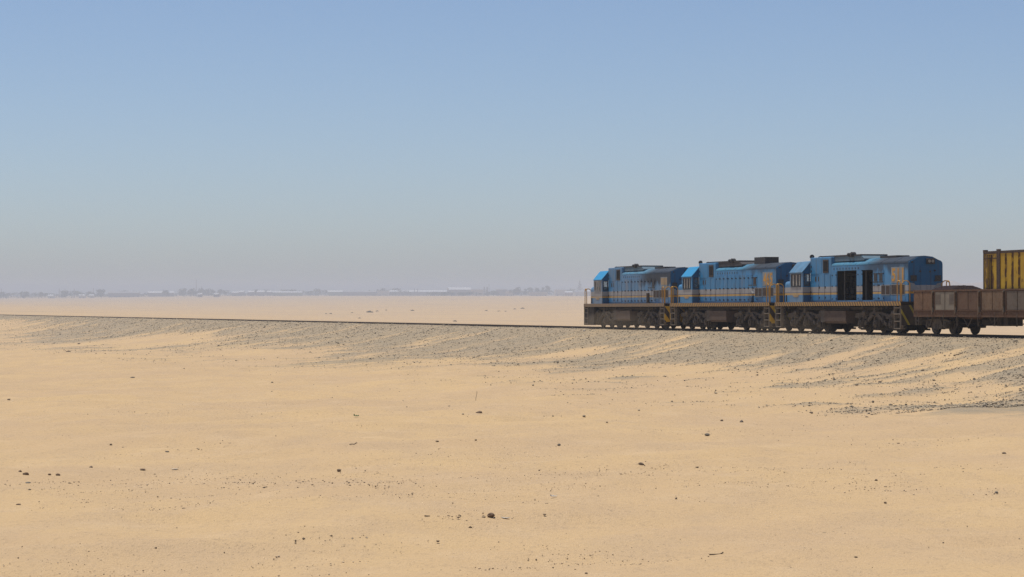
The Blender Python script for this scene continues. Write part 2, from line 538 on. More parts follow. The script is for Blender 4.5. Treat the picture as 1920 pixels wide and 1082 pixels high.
k = NT('cab_glass')
k.b.inputs['Transmission Weight'].default_value = 0.0
M_GLASS_T = None
tr = k.n('ShaderNodeBsdfTransparent'); tr.inputs[0].default_value = (.92, .94, .94, 1)
gl = k.n('ShaderNodeBsdfGlossy'); gl.inputs['Roughness'].default_value = .12; gl.inputs[0].default_value = (.8, .8, .8, 1)
df_ = k.n('ShaderNodeBsdfDiffuse'); df_.inputs[0].default_value = (.33, .30, .26, 1)
m1 = k.n('ShaderNodeMixShader'); m1.inputs[0].default_value = .12
m2 = k.n('ShaderNodeMixShader'); k.put(m2.inputs[0], k.math('MULTIPLY', k.ss(k.noise(k.co(), 2.0, 4), .2, .8), .22))
k.t.links.new(tr.outputs[0], m1.inputs[1]); k.t.links.new(gl.outputs[0], m1.inputs[2])
k.t.links.new(m1.outputs[0], m2.inputs[1]); k.t.links.new(df_.outputs[0], m2.inputs[2])
k.t.links.new(m2.outputs[0], k.t.nodes['Material Output'].inputs['Surface'])
M_GLASS = k.m
M_DUSTGLASS = worn('dusty_window_glass', (.30, .28, .25), .35, .22, scale=3)

def hazard(name, c1, c2, ax, period, slope, dust=.3, duty=.5):
    k = NT(name)
    o = k.co()
    s3 = k.xyz(o)
    w = k.math('ADD', s3[ax], k.math('MULTIPLY', s3[2], slope))
    fr = k.math('FRACT', k.math('DIVIDE', w, period))
    c = k.mix(k.band(fr, .02, duty, .03), c1, c2)
    c = k.mix(k.math('MULTIPLY', k.ss(k.noise(o, 3, 5), .25, .8), dust * 1.6), c, (.20, .15, .10))
    return k.out(c, .7)
M_EDGE = hazard('hazard_striped_edge', (.13, .075, .04), (.50, .28, .06), 0, .30, -.8, .36)
M_EDGE_D = hazard('dusty_striped_edge', (.20, .13, .08), (.33, .21, .10), 0, .30, -.8, .6)
M_HAZ = hazard('hazard_striped_panel', (.045, .030, .022), (.66, .38, .015), 1, .62, -.75, .14)
M_HAZ_D = hazard('faded_hazard_panel', (.040, .030, .022), (.34, .27, .02), 1, .62, -.6, .12, .22)

# ------------------------------------------------------------------ placing things on the line
def on_line(o, u, dv=0.0):
    x, y = to_xy(u, dv)
    zr = float(rail_z(u))
    sl = float(rail_z(u + 1) - rail_z(u - 1)) / 2
    X = Vector((DU[0], DU[1], sl)).normalized()
    Y = Vector((NV[0], NV[1], 0))
    Z = X.cross(Y)
    m = Matrix((X, Y, Z)).transposed().to_4x4()
    m.translation = (x, y, zr)
    o.matrix_world = m

def empty(name):
    o = bpy.data.objects.new(name, None)
    COL.objects.link(o)
    o.empty_display_size = .5
    return o

# ------------------------------------------------------------------ railway track
track = empty('railway_track')
def rail_mesh(v0):
    prof = [(-.07, -.16), (.07, -.16), (.07, -.145), (.012, -.13), (.012, -.045), (.036, -.035), (.036, 0), (-.036, 0), (-.036, -.035), (-.012, -.045), (-.012, -.13), (-.07, -.145)]
    su = [-240 + i * 20 for i in range(61)]
    vv = []; ff = []
    n = len(prof)
    for u_ in su:
        for a, b in prof:
            x, y = to_xy(u_, v0 + a)
            vv.append((x, y, float(rail_z(u_)) + b))
    for i in range(len(su) - 1):
        for j in range(n):
            ff.append((i * n + j, i * n + (j + 1) % n, (i + 1) * n + (j + 1) % n, (i + 1) * n + j))
    m = MB(); m.add(vv, ff)
    return m
M_RAIL = worn('rusty_rail_steel', (.060, .036, .024), .12, .7, .3)
M_SLEEPER = worn('old_timber_sleeper', (.10, .08, .06), .4, .9)
for v0 in (-.5335, .5335):
    rail_mesh(v0).build('rail', M_RAIL, track)
m = MB()
for i in range(1100):
    u_ = -230 + i * .70
    if u_ > 520:
        break
    c = to_xy(u_, 0); z_ = float(rail_z(u_)) - .163
    a = (DU[0] * .11, DU[1] * .11); b = (NV[0] * 1.05, NV[1] * 1.05)
    vs4 = [(c[0] + s1 * a[0] + s2 * b[0], c[1] + s1 * a[1] + s2 * b[1]) for s1, s2 in ((-1, -1), (1, -1), (1, 1), (-1, 1))]
    m.add([(p[0], p[1], z_ - .13) for p in vs4] + [(p[0], p[1], z_) for p in vs4], [(4, 5, 6, 7), (0, 1, 5, 4), (1, 2, 6, 5), (2, 3, 7, 6), (3, 0, 4, 7)])
so = m.build('sleepers', M_SLEEPER, track); so['kind'] = 'stuff'
tag(track, 'single narrow railway track with rusty rails along the gravel bank', 'railway track')

# ------------------------------------------------------------------ bogies
def wheelset_parts(parent, ax, gauge=.5335, r=.4575):
    for s in (1, -1):
        m = MB()
        m.cyl((ax, s * (gauge + .045), r), r, .10, 'y', 28).cyl((ax, s * (gauge - .02), r), r + .03, .03, 'y', 28)
        m.cyl((ax, s * (gauge + .11), r), r * .78, .03, 'y', 24, None).cyl((ax, s * (gauge + .13), r), .16, .06, 'y', 14)
        m.build('wheel', M_WHEEL, parent)
    MB().cyl((ax, 0, r), .085, 1.1, 'y', 10).build('axle', M_UNDER, parent)

def spring(m, x, y, z0, z1, r):
    n = 5
    for i in range(n):
        z = z0 + (z1 - z0) * (i + .5) / n
        m.cyl((x, y, z), r, (z1 - z0) / n * .62, 'z', 10)
    m.cyl((x, y, (z0 + z1) / 2), r * .72, z1 - z0, 'z', 8)

def loco_bogie(parent, cx):
    b = MB().box(cx - 2.45, cx + 2.45, -.38, .38, .62, .92).box(cx - .5, cx + .5, -.95, .95, .55, .80).build('bogie', M_UNDER, parent)
    for dx in (-1.8, 0, 1.8):
        wheelset_parts(b, cx + dx)
        e = 1 if dx < 0 else -1
        MB().bbox(cx + dx + e * .65 - .40, cx + dx + e * .65 + .40, -.44, .44, .125, .66, .06).build('traction_motor', M_UNDER, b)
        for s in (1, -1):
            for e2 in (-1, 1):
                MB().prism([(cx + dx + e2 * .47, .22), (cx + dx + e2 * .56, .20), (cx + dx + e2 * .58, .66), (cx + dx + e2 * .50, .66)], s * .50, s * .66, 'y').build('brake_shoe', M_UNDER, b)
    for s in (1, -1):
        MB().box(cx - 2.5, cx + 2.5, s * .70, s * .74, .14, .24).build('brake_pull_rod', M_UNDER, b)
    for s in (1, -1):
        y0, y1 = s * .86, s * 1.0
        m = MB()
        # cast side frame: top chord that dips over the boxes, pedestal legs, sloping arms
        top = [(-2.65, .80), (-2.55, .98), (-1.95, 1.02), (-1.35, .93), (-.55, 1.06), (.55, 1.06), (1.35, .93), (1.95, 1.02), (2.55, .98), (2.65, .80)]
        bot = [(2.4, .74), (1.8, .80), (1.25, .70), (.5, .80), (-.5, .80), (-1.25, .70), (-1.8, .80), (-2.4, .74)]
        m.prism([(cx + a, z) for a, z in top + bot], y0, y1, 'y')
        for dx in (-1.8, 0, 1.8):
            for e in (-1, 1):
                m.prism([(cx + dx + e * .20, .80), (cx + dx + e * .36, .80), (cx + dx + e * .30, .28), (cx + dx + e * .20, .26)], y0, y1, 'y')
        for e in (-1, 1):   # sloping equaliser arms towards the centre
            m.prism([(cx + e * .12, .90), (cx + e * .38, .80), (cx + e * 1.22, .36), (cx + e * 1.34, .40), (cx + e * 1.30, .52), (cx + e * .42, .96)], s * 1.0, s * 1.10, 'y')
        m.build('side_frame', M_UNDER2, b)
        for dx in (-1.8, 0, 1.8):
            q = MB().bbox(cx + dx - .19, cx + dx + .19, s * .80 if s > 0 else s * 1.12, s * 1.12 if s > 0 else s * .80, .26, .64, .04)
            q.cyl((cx + dx, s * 1.14, .4575), .11, .06, 'y', 12)
            q.build('axle_box', M_UNDER2, b)
        for dx in (-.95, .95):
            m = MB()
            spring(m, cx + dx, s * 1.05, .42, .86, .10)
            m.build('spring', M_UNDER, b)
        for dx in (-2.35, 1.05):
            MB().tube([(cx + dx, s * 1.12, 1.02), (cx + dx + .22, s * 1.14, .78), (cx + dx + .30, s * 1.14, .42), (cx + dx + .26, s * 1.08, .20)], .045).cyl((cx + dx + .05, s * 1.12, 1.02), .12, .35, 'x', 12).build('brake_rigging', M_UNDER2, b)
        MB().prism([(cx - .1, 1.06), (cx + .18, 1.06), (cx + .14, 1.36), (cx - .06, 1.36)], s * .95, s * 1.12, 'y').build('damper', M_UNDER2, b)
    return b

# ------------------------------------------------------------------ locomotive
DECK = 1.57
def hood_profile(w=.93, z0=DECK, sh=3.42, top=3.82):
    pts = [(w, z0), (w, sh - .02)]
    for i in range(1, 7):
        a = R(90) * i / 6
        pts.append((w - .16 + .16 * math.cos(a), sh + .20 * math.sin(a) * .9))
    pts += [(.42, top - .05), (0, top)]
    return pts + [(-a, b) for a, b in pts[::-1][1:]]

def arch_handrail(pts, r=.028):
    """rail that goes up, round and down again"""
    (x0, y0), (x1, y1), zb, zt = pts
    d = math.hypot(x1 - x0, y1 - y0) / 2
    path = [(x0, y0, zb), (x0, y0, zt - d * .9)]
    for i in range(1, 8):
        a = math.pi * i / 8
        t = .5 - .5 * math.cos(a)
        path.append((x0 + (x1 - x0) * t, y0 + (y1 - y0) * t, zt - d * .9 + d * .9 * math.sin(a)))
    path += [(x1, y1, zt - d * .9), (x1, y1, zb)]
    return MB().tube(path, r, 6)

def text_mesh(txt, name, h, w, mat, parent, x, y, z, squeeze=.62, depth=.006):
    cu = bpy.data.curves.new(name, 'FONT')
    cu.body = txt
    cu.size = 1.0
    cu.offset = .022
    cu.space_character = 1.12
    cu.extrude = .5
    ob = bpy.data.objects.new('tmp_text', cu)
    COL.objects.link(ob)
    dg = bpy.context.evaluated_depsgraph_get()
    me = bpy.data.meshes.new_from_object(ob.evaluated_get(dg))
    COL.objects.unlink(ob); bpy.data.objects.remove(ob)
    me.name = name
    co = np.empty(len(me.vertices) * 3); me.vertices.foreach_get('co', co); co = co.reshape(-1, 3)
    lo, hi = co.min(0), co.max(0)
    t = (co - lo) / (hi - lo)
    # read from the near (+y) side: letters run towards -x
    new = np.stack([x - t[:, 0] * w, y + (t[:, 2]) * depth, z + t[:, 1] * h], -1)
    me.vertices.foreach_set('co', new.reshape(-1).astype(np.float32)); me.update()
    bm = bmesh.new(); bm.from_mesh(me); bmesh.ops.recalc_face_normals(bm, faces=bm.faces); bm.to_mesh(me); bm.free()
    me.materials.clear(); me.materials.append(mat)
    return obj(name, me, parent)

def window_wall(m, x0, x1, y0, y1, z0, z1, hx0, hx1, hz0, hz1):
    """wall slab along x with one opening"""
    m.box(x0, x1, y0, y1, z0, hz0).box(x0, x1, y0, y1, hz1, z1)
    m.box(x0, hx0, y0, y1, hz0, hz1).box(hx1, x1, y0, y1, hz0, hz1)

def locomotive(u0, label, number, soot, dust, open_bays, stack, roof_mat, seed, side_edge, bigpilot=False):
    L = empty('diesel_locomotive')
    MP = livery('flank_paint_%d' % int(seed), dust, soot, seed=seed)
    MP2 = livery('flank_paint_patched_%d' % int(seed), dust * 1.5, soot, seed=seed + 11)
    MPC = livery('cab_side_paint_%d' % int(seed), min(.62, dust * 2.0) if number != '465' else dust, 0, seed=seed + 21, lee=False)
    MPR = livery('hood_roof_paint_%d' % int(seed), dust * .6, min(1, soot + .35), sootx=(-10.0, -12.6), seed=seed + 3, lee=False, blue=(.035, .22, .36))
    # ---- frame
    fr = MB().box(-15.9, 0, -1.36, 1.36, 1.50, DECK).box(-15.5, -.4, -.55, .55, .98, 1.50)
    for xx in (-1.6, -4.6, -6.3, -9.4, -11.2, -14.0):
        fr.box(xx - .08, xx + .08, -1.25, 1.25, 1.22, 1.497)
    fr.build('underframe', M_UNDER, L)
    for s in (1, -1):
        MB().box(-15.9, 0, s * 1.362, s * 1.385, 1.37, 1.585).build('deck_edge', side_edge, L)
        MB().box(-13.2, -2.6, s * 1.0, s * 1.1, 1.18, 1.32).tube([(-13.0, s * 1.22, 1.28), (-2.8, s * 1.22, 1.28)], .03).tube([(-9.6, s * 1.26, 1.20), (-4, s * 1.26, 1.20)], .022).build('pipe_run', M_UNDER, L)
    # ---- ends
    for e, xe in (('front', 0.0), ('rear', -15.9)):
        s = 1 if e == 'front' else -1
        hz = M_HAZ if not bigpilot and number != '511' else (M_HAZ if e == 'rear' and number is None else M_HAZ_D)
        MB().box(xe, xe + s * .05, -1.35, 1.35, .42 if not (bigpilot and s > 0) else .14, 1.40).build('buffer_plate', hz, L)
        cp = MB().box(xe, xe + s * .42, -.16, .16, .78, 1.02).box(xe + s * .36, xe + s * .66, -.20, .12, .70, 1.08).box(xe + s * .52, xe + s * .70, .05, .22, .72, 1.06)
        cp.build('coupler', M_UNDER, L)
        for y_ in (.55, -.6):
            MB().tube([(xe + s * .05, y_, 1.0), (xe + s * .30, y_, .72), (xe + s * .45, y_ * .9, .48), (xe + s * .66, y_ * .8, .62)], .03).build('brake_hose', M_RUBBER, L)
        for t in (1, -1):
            # corner steps: two stringers and three treads, boxed in behind
            a0, a1 = xe - s * .10, xe - s * .80
            st = MB()
            for q in (a0, a1):
                st.box(q - .025, q + .025, t * 1.20, t * 1.36, .22, 1.37)
            for zz in (.22, .58, .94, 1.24):
                st.box(a0, a1, t * 1.10, t * 1.355, zz, zz + .05)
            st.build('step_ladder', M_STEP, L)
            MB().box(a0, a1, t * 1.02, t * 1.08, .20, 1.36).build('step_back', M_UNDER, L)
            # handrails at the corner
            arch_handrail(((xe - s * .12, t * 1.33), (xe - s * .48, t * 1.33), DECK, 2.60)).build('handrail', M_RAILY, L)
            arch_handrail(((xe - s * .04, t * 1.30), (xe - s * .04, t * .86), DECK, 2.60)).build('handrail', M_RAILY, L)
    if bigpilot:
        for t in (1, -1):
            MB().box(-.06, -1.95, t * 1.16, t * 1.30, .14, 1.36).build('pilot_skirt', M_UNDER, L)
    # ---- nose
    n0, n1 = -1.15, -2.1
    prof = [(1.24, DECK), (1.24, 2.52)] + [(1.24 - .18 + .18 * math.cos(R(90) * i / 4), 2.52 + .20 * math.sin(R(90) * i / 4)) for i in range(1, 5)]
    prof = prof + [(-a, b) for a, b in prof[::-1]]
    nose = MB().prism(prof, n1 + .01, n0).build('nose_hood', MP, L)
    MB().box(n0 + .004, n0 + .03, -.30, .30, DECK + .1, 2.4).build('nose_door', MP, nose)
    MB().box(n0 - .25, n0 - .18, 1.242, 1.28, 1.62, 1.98).build('grab_iron', M_BLACKSTEEL, nose)
    # ---- cab: a hollow shell with window openings
    c0, c1 = -2.1, -3.85
    w, e, tt, ty = 1.37, 3.17, 3.74, .90
    for t in (1, -1):
        shell = MB()
        window_wall(shell, c1, c0, t * w, t * (w - .06), DECK, e, -3.58, -2.34, 2.46, 3.06)
        shell.build('cab_side', MPC, L)
    front = MB()
    for (a, b) in ((-1.31, -1.22), (1.22, 1.31)):
        front.box(c0 - .06, c0, a, b, 2.60, e)
    front.box(c0 - .06, c0, -1.31, 1.31, DECK, 2.60)
    front.prism([(-1.31, e), (1.31, e), (.90, tt - .04), (-.90, tt - .04)], c0 - .06, c0)
    front.box(c0 - .06, c0, -.09, .09, 2.60, e)
    front.build('cab_front', MP, L)
    for t in (1, -1):
        rear = MB()
        rear.box(c1, c1 + .05, t * .93, t * 1.31, DECK, 2.50)
        rear.box(c1, c1 + .05, t * .93, t * .99, 2.50, 3.08)
        rear.box(c1, c1 + .05, t * 1.25, t * 1.31, 2.50, 3.08)
        rear.prism([(t * .93, 3.08), (t * 1.31, 3.08), (t * 1.31, 3.24), (t * .93, tt - .05)], c1, c1 + .05)
        rear.build('cab_rear_wall', M_CLEAN, L)
    ro = MB()
    for t in (1, -1):
        ro.prism([(t * (w + .03), e - .015), (t * (w + .03), e + .02), (t * ty, tt + .02), (t * ty, tt - .03)], c1, c0 + .03)
    ro.prism([(-ty, tt - .03), (-ty, tt + .02), (0, tt + .10), (ty, tt + .02), (ty, tt - .03)], c1, c0 + .03)
    ro.build('cab_roof', roof_mat, L)
    MB().box(c1 + .06, c0 - .07, -1.30, 1.30, DECK, DECK + .02).box(-3.78, -3.2, -.9, .9, DECK + .02, 2.35).box(-2.9, -2.5, .35, .75, DECK + .02, 2.25).build('cab_interior', M_DARK, L)
    for t in (1, -1):
        wf = MB()
        for (a, b, zc, zd) in ((-3.62, -3.55, 2.42, 3.10), (-2.37, -2.30, 2.42, 3.10), (-2.80, -2.74, 2.46, 3.06), (-3.22, -3.16, 2.46, 3.06)):
            wf.box(a, b, t * (w + .001), t * (w + .022), zc, zd)
        wf.box(-3.62, -2.30, t * (w + .002), t * (w + .024), 2.40, 2.46).box(-3.62, -2.30, t * (w + .002), t * (w + .024), 3.06, 3.11)
        win = wf.build('cab_window', M_GREYPANE if dust > .3 else M_BLACKSTEEL, L)
        for a, b in ((-2.73, -2.38), (-3.15, -2.81), (-3.54, -3.23)):
            MB().box(a, b, t * (w - .035), t * (w - .025), 2.465, 3.055).build('pane', M_DUSTGLASS, win)
        win = MB().box(c1 - .02, c1 - .002, t * .965, t * 1.0, 2.46, 3.11).box(c1 - .02, c1 - .002, t * 1.245, t * 1.28, 2.46, 3.11).box(c1 - .02, c1 - .002, t * 1.0, t * 1.245, 2.46, 2.51).box(c1 - .02, c1 - .002, t * 1.0, t * 1.245, 3.06, 3.11).build('rear_window', M_BLACKSTEEL, L)
        MB().box(c1 + .02, c1 + .03, t * .99, t * 1.25, 2.50, 3.08).build('pane', M_GLASS, win)
        # winged emblem under the window
        MB().prism([(-2.50, 1.985), (-3.38, 1.985), (-3.30, 1.90), (-3.12, 1.85), (-2.78, 1.85), (-2.58, 1.90)], t * (w + .001), t * (w + .012), 'y').build('emblem', M_TAN, L)
    for a, b in ((-1.22, -.09), (.09, 1.22)):
        MB().box(c0 - .035, c0 - .025, a, b, 2.60, e).build('windscreen', M_GLASS, L)
    # ---- equipment cabinet behind the cab
    t0, t1 = -3.852, -6.62
    cab = MB().bbox(t1, t0, -.93, .93, DECK, 3.96, .045).build('equipment_cabinet', MP, L)
    for t in (1, -1):
        v_ = MB().box(-6.27, -5.60, t * .932, t * .960, 3.12, 3.82).build('cabinet_window', M_VENT if soot > .6 or number == '511' else M_TAN, cab)
        MB().box(-6.19, -5.68, t * .962, t * .968, 3.22, 3.74).build('pane', M_DARK if number == '511' or soot > .6 else M_TAN, v_)
        for i, xx in enumerate((-4.15, -4.5, -4.9)):
            MB().box(xx, xx - .18, t * .932, t * .94, 2.68, 2.94).build('vent', M_BLACKSTEEL if i else MP, cab)
        for a, b, zc, zd in ((-5.05, -5.75, 1.66, 3.05), (-5.82, -6.55, 1.66, 3.05), (-3.95, -4.98, 1.66, 2.55), (-4.0, -5.4, 3.08, 3.85)):
            dr = MB().bbox(b, a, t * .932 if t > 0 else t * .948, t * .948 if t > 0 else t * .932, zc, zd, .006).build('cabinet_door', MP, cab)
            MB().box(a - .06, a - .10, t * .95, t * .98, (zc + zd) / 2 - .06, (zc + zd) / 2 + .06).box(a - .06, a - .10, t * .95, t * .975, zc + .10, zc + .2).build('latch', M_BLACKSTEEL, dr)['kind'] = 'stuff'
    # horn and rooftop hatch
    if number is not None:
        MB().cyl((-3.80, .80, 4.02), .115, .10, 'x', 16).cyl((-3.92, .80, 4.02), .05, .2, 'x', 10).box(-4.0, -3.95, .78, .82, 3.95, 4.02).build('horn', M_BLACKSTEEL, L)
    hatch = MB().prism([(-4.9, 3.95), (-10.0, 3.95), (-10.3, 3.80), (-10.3, 3.70), (-4.9, 3.70)], -.74, .74, 'y').build('roof_hatch', M_HATCH if number != '465' else M_SOOTY, L)
    MB().box(-9.9, -4.85, -.76, .76, 3.953, 4.03).build('hatch_lid', M_SOOTY, hatch)
    for xx, rr in ((-8.55, .10), (-8.95, .14)):
        MB().cyl((xx, .74, 4.02), rr, .22, 'y', 16).cyl((xx, .74, 4.02), rr * .6, .30, 'y', 12).build('blower', M_BLACKSTEEL, hatch)
    MB().tube([(-4.0, .5, 3.99), (-4.3, .52, 4.03), (-4.9, .5, 3.99)], .03).build('roof_conduit', M_BLACKSTEEL, cab)
    # ---- long hood
    h0, h1 = -6.63, -15.8
    prof = hood_profile()
    openz = (1.66, 3.20)
    if not open_bays:
        MB().prism(prof, h1, h0).build('long_hood', [MP], L, True)
    else:
        # roof and sills carry round the open engine bays; solid hood elsewhere
        xs = sorted([h0] + [x for ab in open_bays for x in ab] + [h1], reverse=True)
        hb = MB()
        roof = [(a, b) for a, b in prof if b > openz[1]]
        for i in range(len(xs) - 1):
            a, b = xs[i], xs[i + 1]
            if any(abs(a - ob[0]) < 1e-6 and abs(b - ob[1]) < 1e-6 for ob in open_bays):
                hb.prism([(.93, openz[1]), ] + roof + [(-.93, openz[1])], b, a)
                hb.box(b, a, -.93, .93, DECK, openz[0])
                hb.box(b, a, -.93, -.88, openz[0], openz[1])
            else:
                hb.prism(prof, b, a)
        hb.build('long_hood', MP, L, True)
        for a, b in open_bays:
            MB().box(b, a, -.86, -.84, openz[0], openz[1]).build('bay_shade_side', M_DARK, L)  # near-black sheets added here and below to paint the shade inside the bay
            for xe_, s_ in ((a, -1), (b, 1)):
                MB().box(xe_ + s_ * .004, xe_ + s_ * .03, -.88, .90, openz[0] + .003, openz[1] - .003).build('bay_shade_end', M_DARK, L)
            MB().box(b + .03, a - .03, -.88, .90, openz[1] - .03, openz[1] - .004).build('bay_shade_top', M_DARK, L)
            n = max(1, int((a - b) / .55))
            for i in range(n):
                xx = a - (a - b) * (i + .5) / n
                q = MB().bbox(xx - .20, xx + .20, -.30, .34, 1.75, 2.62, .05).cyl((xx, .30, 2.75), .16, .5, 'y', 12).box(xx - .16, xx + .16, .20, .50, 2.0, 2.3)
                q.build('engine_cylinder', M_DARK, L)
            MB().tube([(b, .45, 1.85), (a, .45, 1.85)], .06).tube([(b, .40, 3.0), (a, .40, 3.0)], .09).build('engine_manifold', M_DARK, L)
            MB().box(a - (a - b) * .37 - .03, a - (a - b) * .37 + .03, .86, .915, openz[0], openz[1]).build('bay_pillar', M_BLACKSTEEL, L)
    # hood roof skin with seams
    for i in range(6):
        a = h0 - .02 - (9.17 - .04) * i / 6; b = h0 - .02 - (9.17 - .04) * (i + 1) / 6 + .05
        up = [(y_ * 1.012, z_ + .012) for y_, z_ in prof if z_ > 3.46]
        dn = [(y_ * .99, z_ - .01) for y_, z_ in prof if z_ > 3.46][::-1]
        MB().prism(up + dn, b, a).build('roof_panel', MPR, L, True)
    # doors along the hood, two flanks
    nd = 11
    x = h0 - .08
    wd = .64
    tall_end = -13.75
    k2 = 0
    while x - wd > tall_end:
        a, b = x, x - wd + .035
        mid = (a + b) / 2
        x -= wd
        k2 += 1
        for t in (1, -1):
            if t > 0 and any(ob[1] - .05 < mid < ob[0] + .05 for ob in open_bays):
                continue
            z1 = 3.16
            proud = .018 + .010 * ((k2 * 7 + int(seed)) % 3)
            # bowed door leaf so that the flank is not one flat sheet
            q = MB()
            pr = [(a, .930), (a, .930 + proud * .6), (a - .05, .930 + proud), (mid, .930 + proud * 1.5), (b + .05, .930 + proud), (b, .930 + proud * .6), (b, .930)]
            q.prism([(px_, t * py_) for px_, py_ in pr], 1.64, z1, 'z')
            if -12.9 < mid < -12.1:
                d_ = q.build('hood_door', MP2 if (k2 * 5 + int(seed)) % 4 == 0 else MP, L)
                MB().box(a - .12, b + .12, t * .955, t * .975, 2.62, 3.02).build('louvre', M_VENT if number == '465' else M_BLACKSTEEL, d_)
                MB().box(a - .05, b + .05, t * .955, t * .985, 2.54, 2.60).build('louvre_sill', M_BLACKSTEEL, d_)
            else:
                d_ = q.build('hood_door', MP2 if (k2 * 5 + int(seed)) % 4 == 0 else MP, L)
            lt = MB()
            for zz in (1.74, 2.40, 2.98):
                lt.box(mid - .025 + .18, mid + .025 + .18, t * (.93 + proud), t * (.965 + proud), zz - .035, zz + .035)
                lt.box(b + .01, b + .04, t * (.93 + proud * .6), t * (.955 + proud), zz - .03, zz + .05)
            lt.build('latch', M_BLACKSTEEL, d_)['kind'] = 'stuff'
    for t in (1, -1):
        m = MB()
        for i in range(9):
            xx = h0 - .35 - i * .38
            m.box(xx - .035, xx + .035, t * .931, t * .942, 3.26, 3.36)
        m.build('vent_row', M_BLACKSTEEL, L)['kind'] = 'stuff'
        for a, b, mt in ((-12.85, -13.28, M_VENT), (-13.36, -13.80, M_VENT)):
            q = MB().box(a + .04, b - .04, t * .93, t * .972, 1.90, 2.42).build('louvre_frame', M_PLATE, L)
            MB().box(a, b, t * .973, t * .978, 1.95, 2.38).build('louvre', mt, q)
        gf = MB().box(-13.90, -15.46, t * .93, t * .945, 1.90, 2.44).build('radiator_grille', M_PLATE, L)
        MB().box(-13.95, -14.62, t * .946, t * .952, 1.95, 2.40).build('grille_mesh', M_VENT, gf)
        MB().box(-14.72, -15.42, t * .946, t * .952, 1.95, 2.40).build('grille_mesh', M_VENT, gf)
        MB().box(-13.88, -14.6, t * .931, t * .943, 1.62, 1.86).box(-14.66, -15.5, t * .931, t * .943, 1.62, 1.86).build('lower_panel', MP, L)
        if number == '465':
            MB().cyl((-12.35, t * .99, 1.98), .26, .10, 'y', 18).cyl((-12.35, t * 1.02, 1.78), .20, .10, 'y', 18).build('air_filter', M_CLEAN, L)
        elif number is None:
            MB().cyl((-12.0, t * 1.02, 1.92), .13, .62, 'z', 14).build('air_filter', M_UNDER2, L)
    if number:
        pl = MB().box(-13.92, -15.40, .931, .946, 2.50, 3.29).build('number_panel', M_PLATE, L)
        text_mesh(number, 'number_lettering', .66, 1.30, M_NUM, pl, -14.01, .9465, 2.57)
        pl = MB().box(-13.92, -15.40, -.931, -.946, 2.50, 3.29).build('number_panel', M_PLATE, L)
    else:
        pl = MB().box(-14.10, -15.30, .931, .946, 2.52, 3.22).build('number_panel', M_PLATE, L)
        MB().box(-14.16, -15.24, .947, .952, 2.74, 3.16).build('faded_patch', M_TAN, pl)
    # ---- hood end
    end = MB().prism([(y_ * .985, z_ - .015 if z_ > 3.2 else z_) for y_, z_ in prof], h1 - .05, h1 + .01).build('hood_end', M_CLEAN, L, True)
    hb = MB().bbox(h1 - .16, h1 - .051, -.46, -.02 + .0, 3.42, 3.70, .02).build('headlight', M_BLACKSTEEL, end)
    for yy in (-.33, -.15):
        MB().cyl((h1 - .165, yy, 3.56), .075, .03, 'x', 14).build('lamp', M_LAMP, hb)
    for yy in (.66, -.66):
        MB().box(h1 - .085, h1 - .051, yy - .16, yy + .16, 2.58, 2.86).build('end_vent', M_BLACKSTEEL, end)
    MB().bbox(h1 - .07, h1 - .051, -.42, .30, 1.66, 3.30, .006).build('end_door', M_CLEAN, end)
    for yy, zz in ((.30, 3.06), (-.22, 3.05), (-.48, 3.10), (.74, 3.52), (-.5, 2.6)):
        MB().cyl((h1 - .07, yy, zz), .045, .05, 'x', 10).build('marker_lamp', M_BLACKSTEEL, end)
    for t in (1, -1):
        MB().prism([(t * .90, 2.40), (t * .90, 2.52), (t * .62, 2.46), (t * .40, 2.22), (t * .36, 2.16), (t * .90, 2.16)], h1 - .056, h1 - .052).build('grey_chevron', M_PLATE, end)
        MB().prism([(t * .90, 1.97), (t * .90, 2.08), (t * .46, 2.02)], h1 - .056, h1 - .052).build('yellow_chevron', M_NUM, end)
    # ---- stack
    if stack == 'tall':
        MB().box(-11.4, -13.0, -.42, .42, 3.74, 4.17).build('exhaust_stack', M_SOOTY, L)
    else:
        MB().box(-11.4, -13.3, -.36, .36, 3.76, 3.90).build('exhaust_stack', M_SOOTY, L)
    # ---- running gear
    loco_bogie(L, -3.55)
    loco_bogie(L, -12.35)
    tk = [(1.30, 1.12), (1.30, .58), (1.20, .46), (-1.20, .46), (-1.30, .58), (-1.30, 1.12)]
    MB().prism(tk, -9.25, -6.55).build('fuel_tank', M_TANK, L)
    for t in (1, -1):
        MB().box(-6.54, -6.02, t * .95, t * 1.28, .52, 1.14).build('battery_box', M_UNDER2, L)
    MB().cyl((-7.9, 1.05, 1.26), .14, 2.4, 'x', 14).build('air_reservoir', M_UNDER, L)
    MB().tube([(-9.3, .8, .9), (-9.55, .82, .45), (-9.9, .8, .22), (-10.1, .7, .16)], .025).tube([(-10.3, .6, .8), (-9.9, .62, .36), (-9.4, .6, .18)], .022).tube([(-9.3, .3, .50), (-9.8, .3, .42), (-10.3, .3, .5)], .03).build('hanging_hose', M_RUBBER, L)
    tag(L, label, 'locomotive', 'blue locomotives hauling the train')
    on_line(L, u0)
    return L

locomotive(1.95, 'leading blue locomotive, soot-blackened along the hood, tan patch instead of a number', None, 1.04, .36, [], 'low', M_CABROOF, 2.0, M_EDGE_D, True)
locomotive(-14.95, 'middle blue locomotive numbered 465 with a square stack on its roof', '465', .62, .15, [], 'tall', M_CABROOF, 5.0, M_EDGE)
locomotive(-31.64, 'rear blue locomotive numbered 511 with its engine doors open', '511', .74, .20, [(-7.34, -9.78), (-10.36, -11.75)], 'low', M_CABROOF_D, 9.0, M_EDGE)

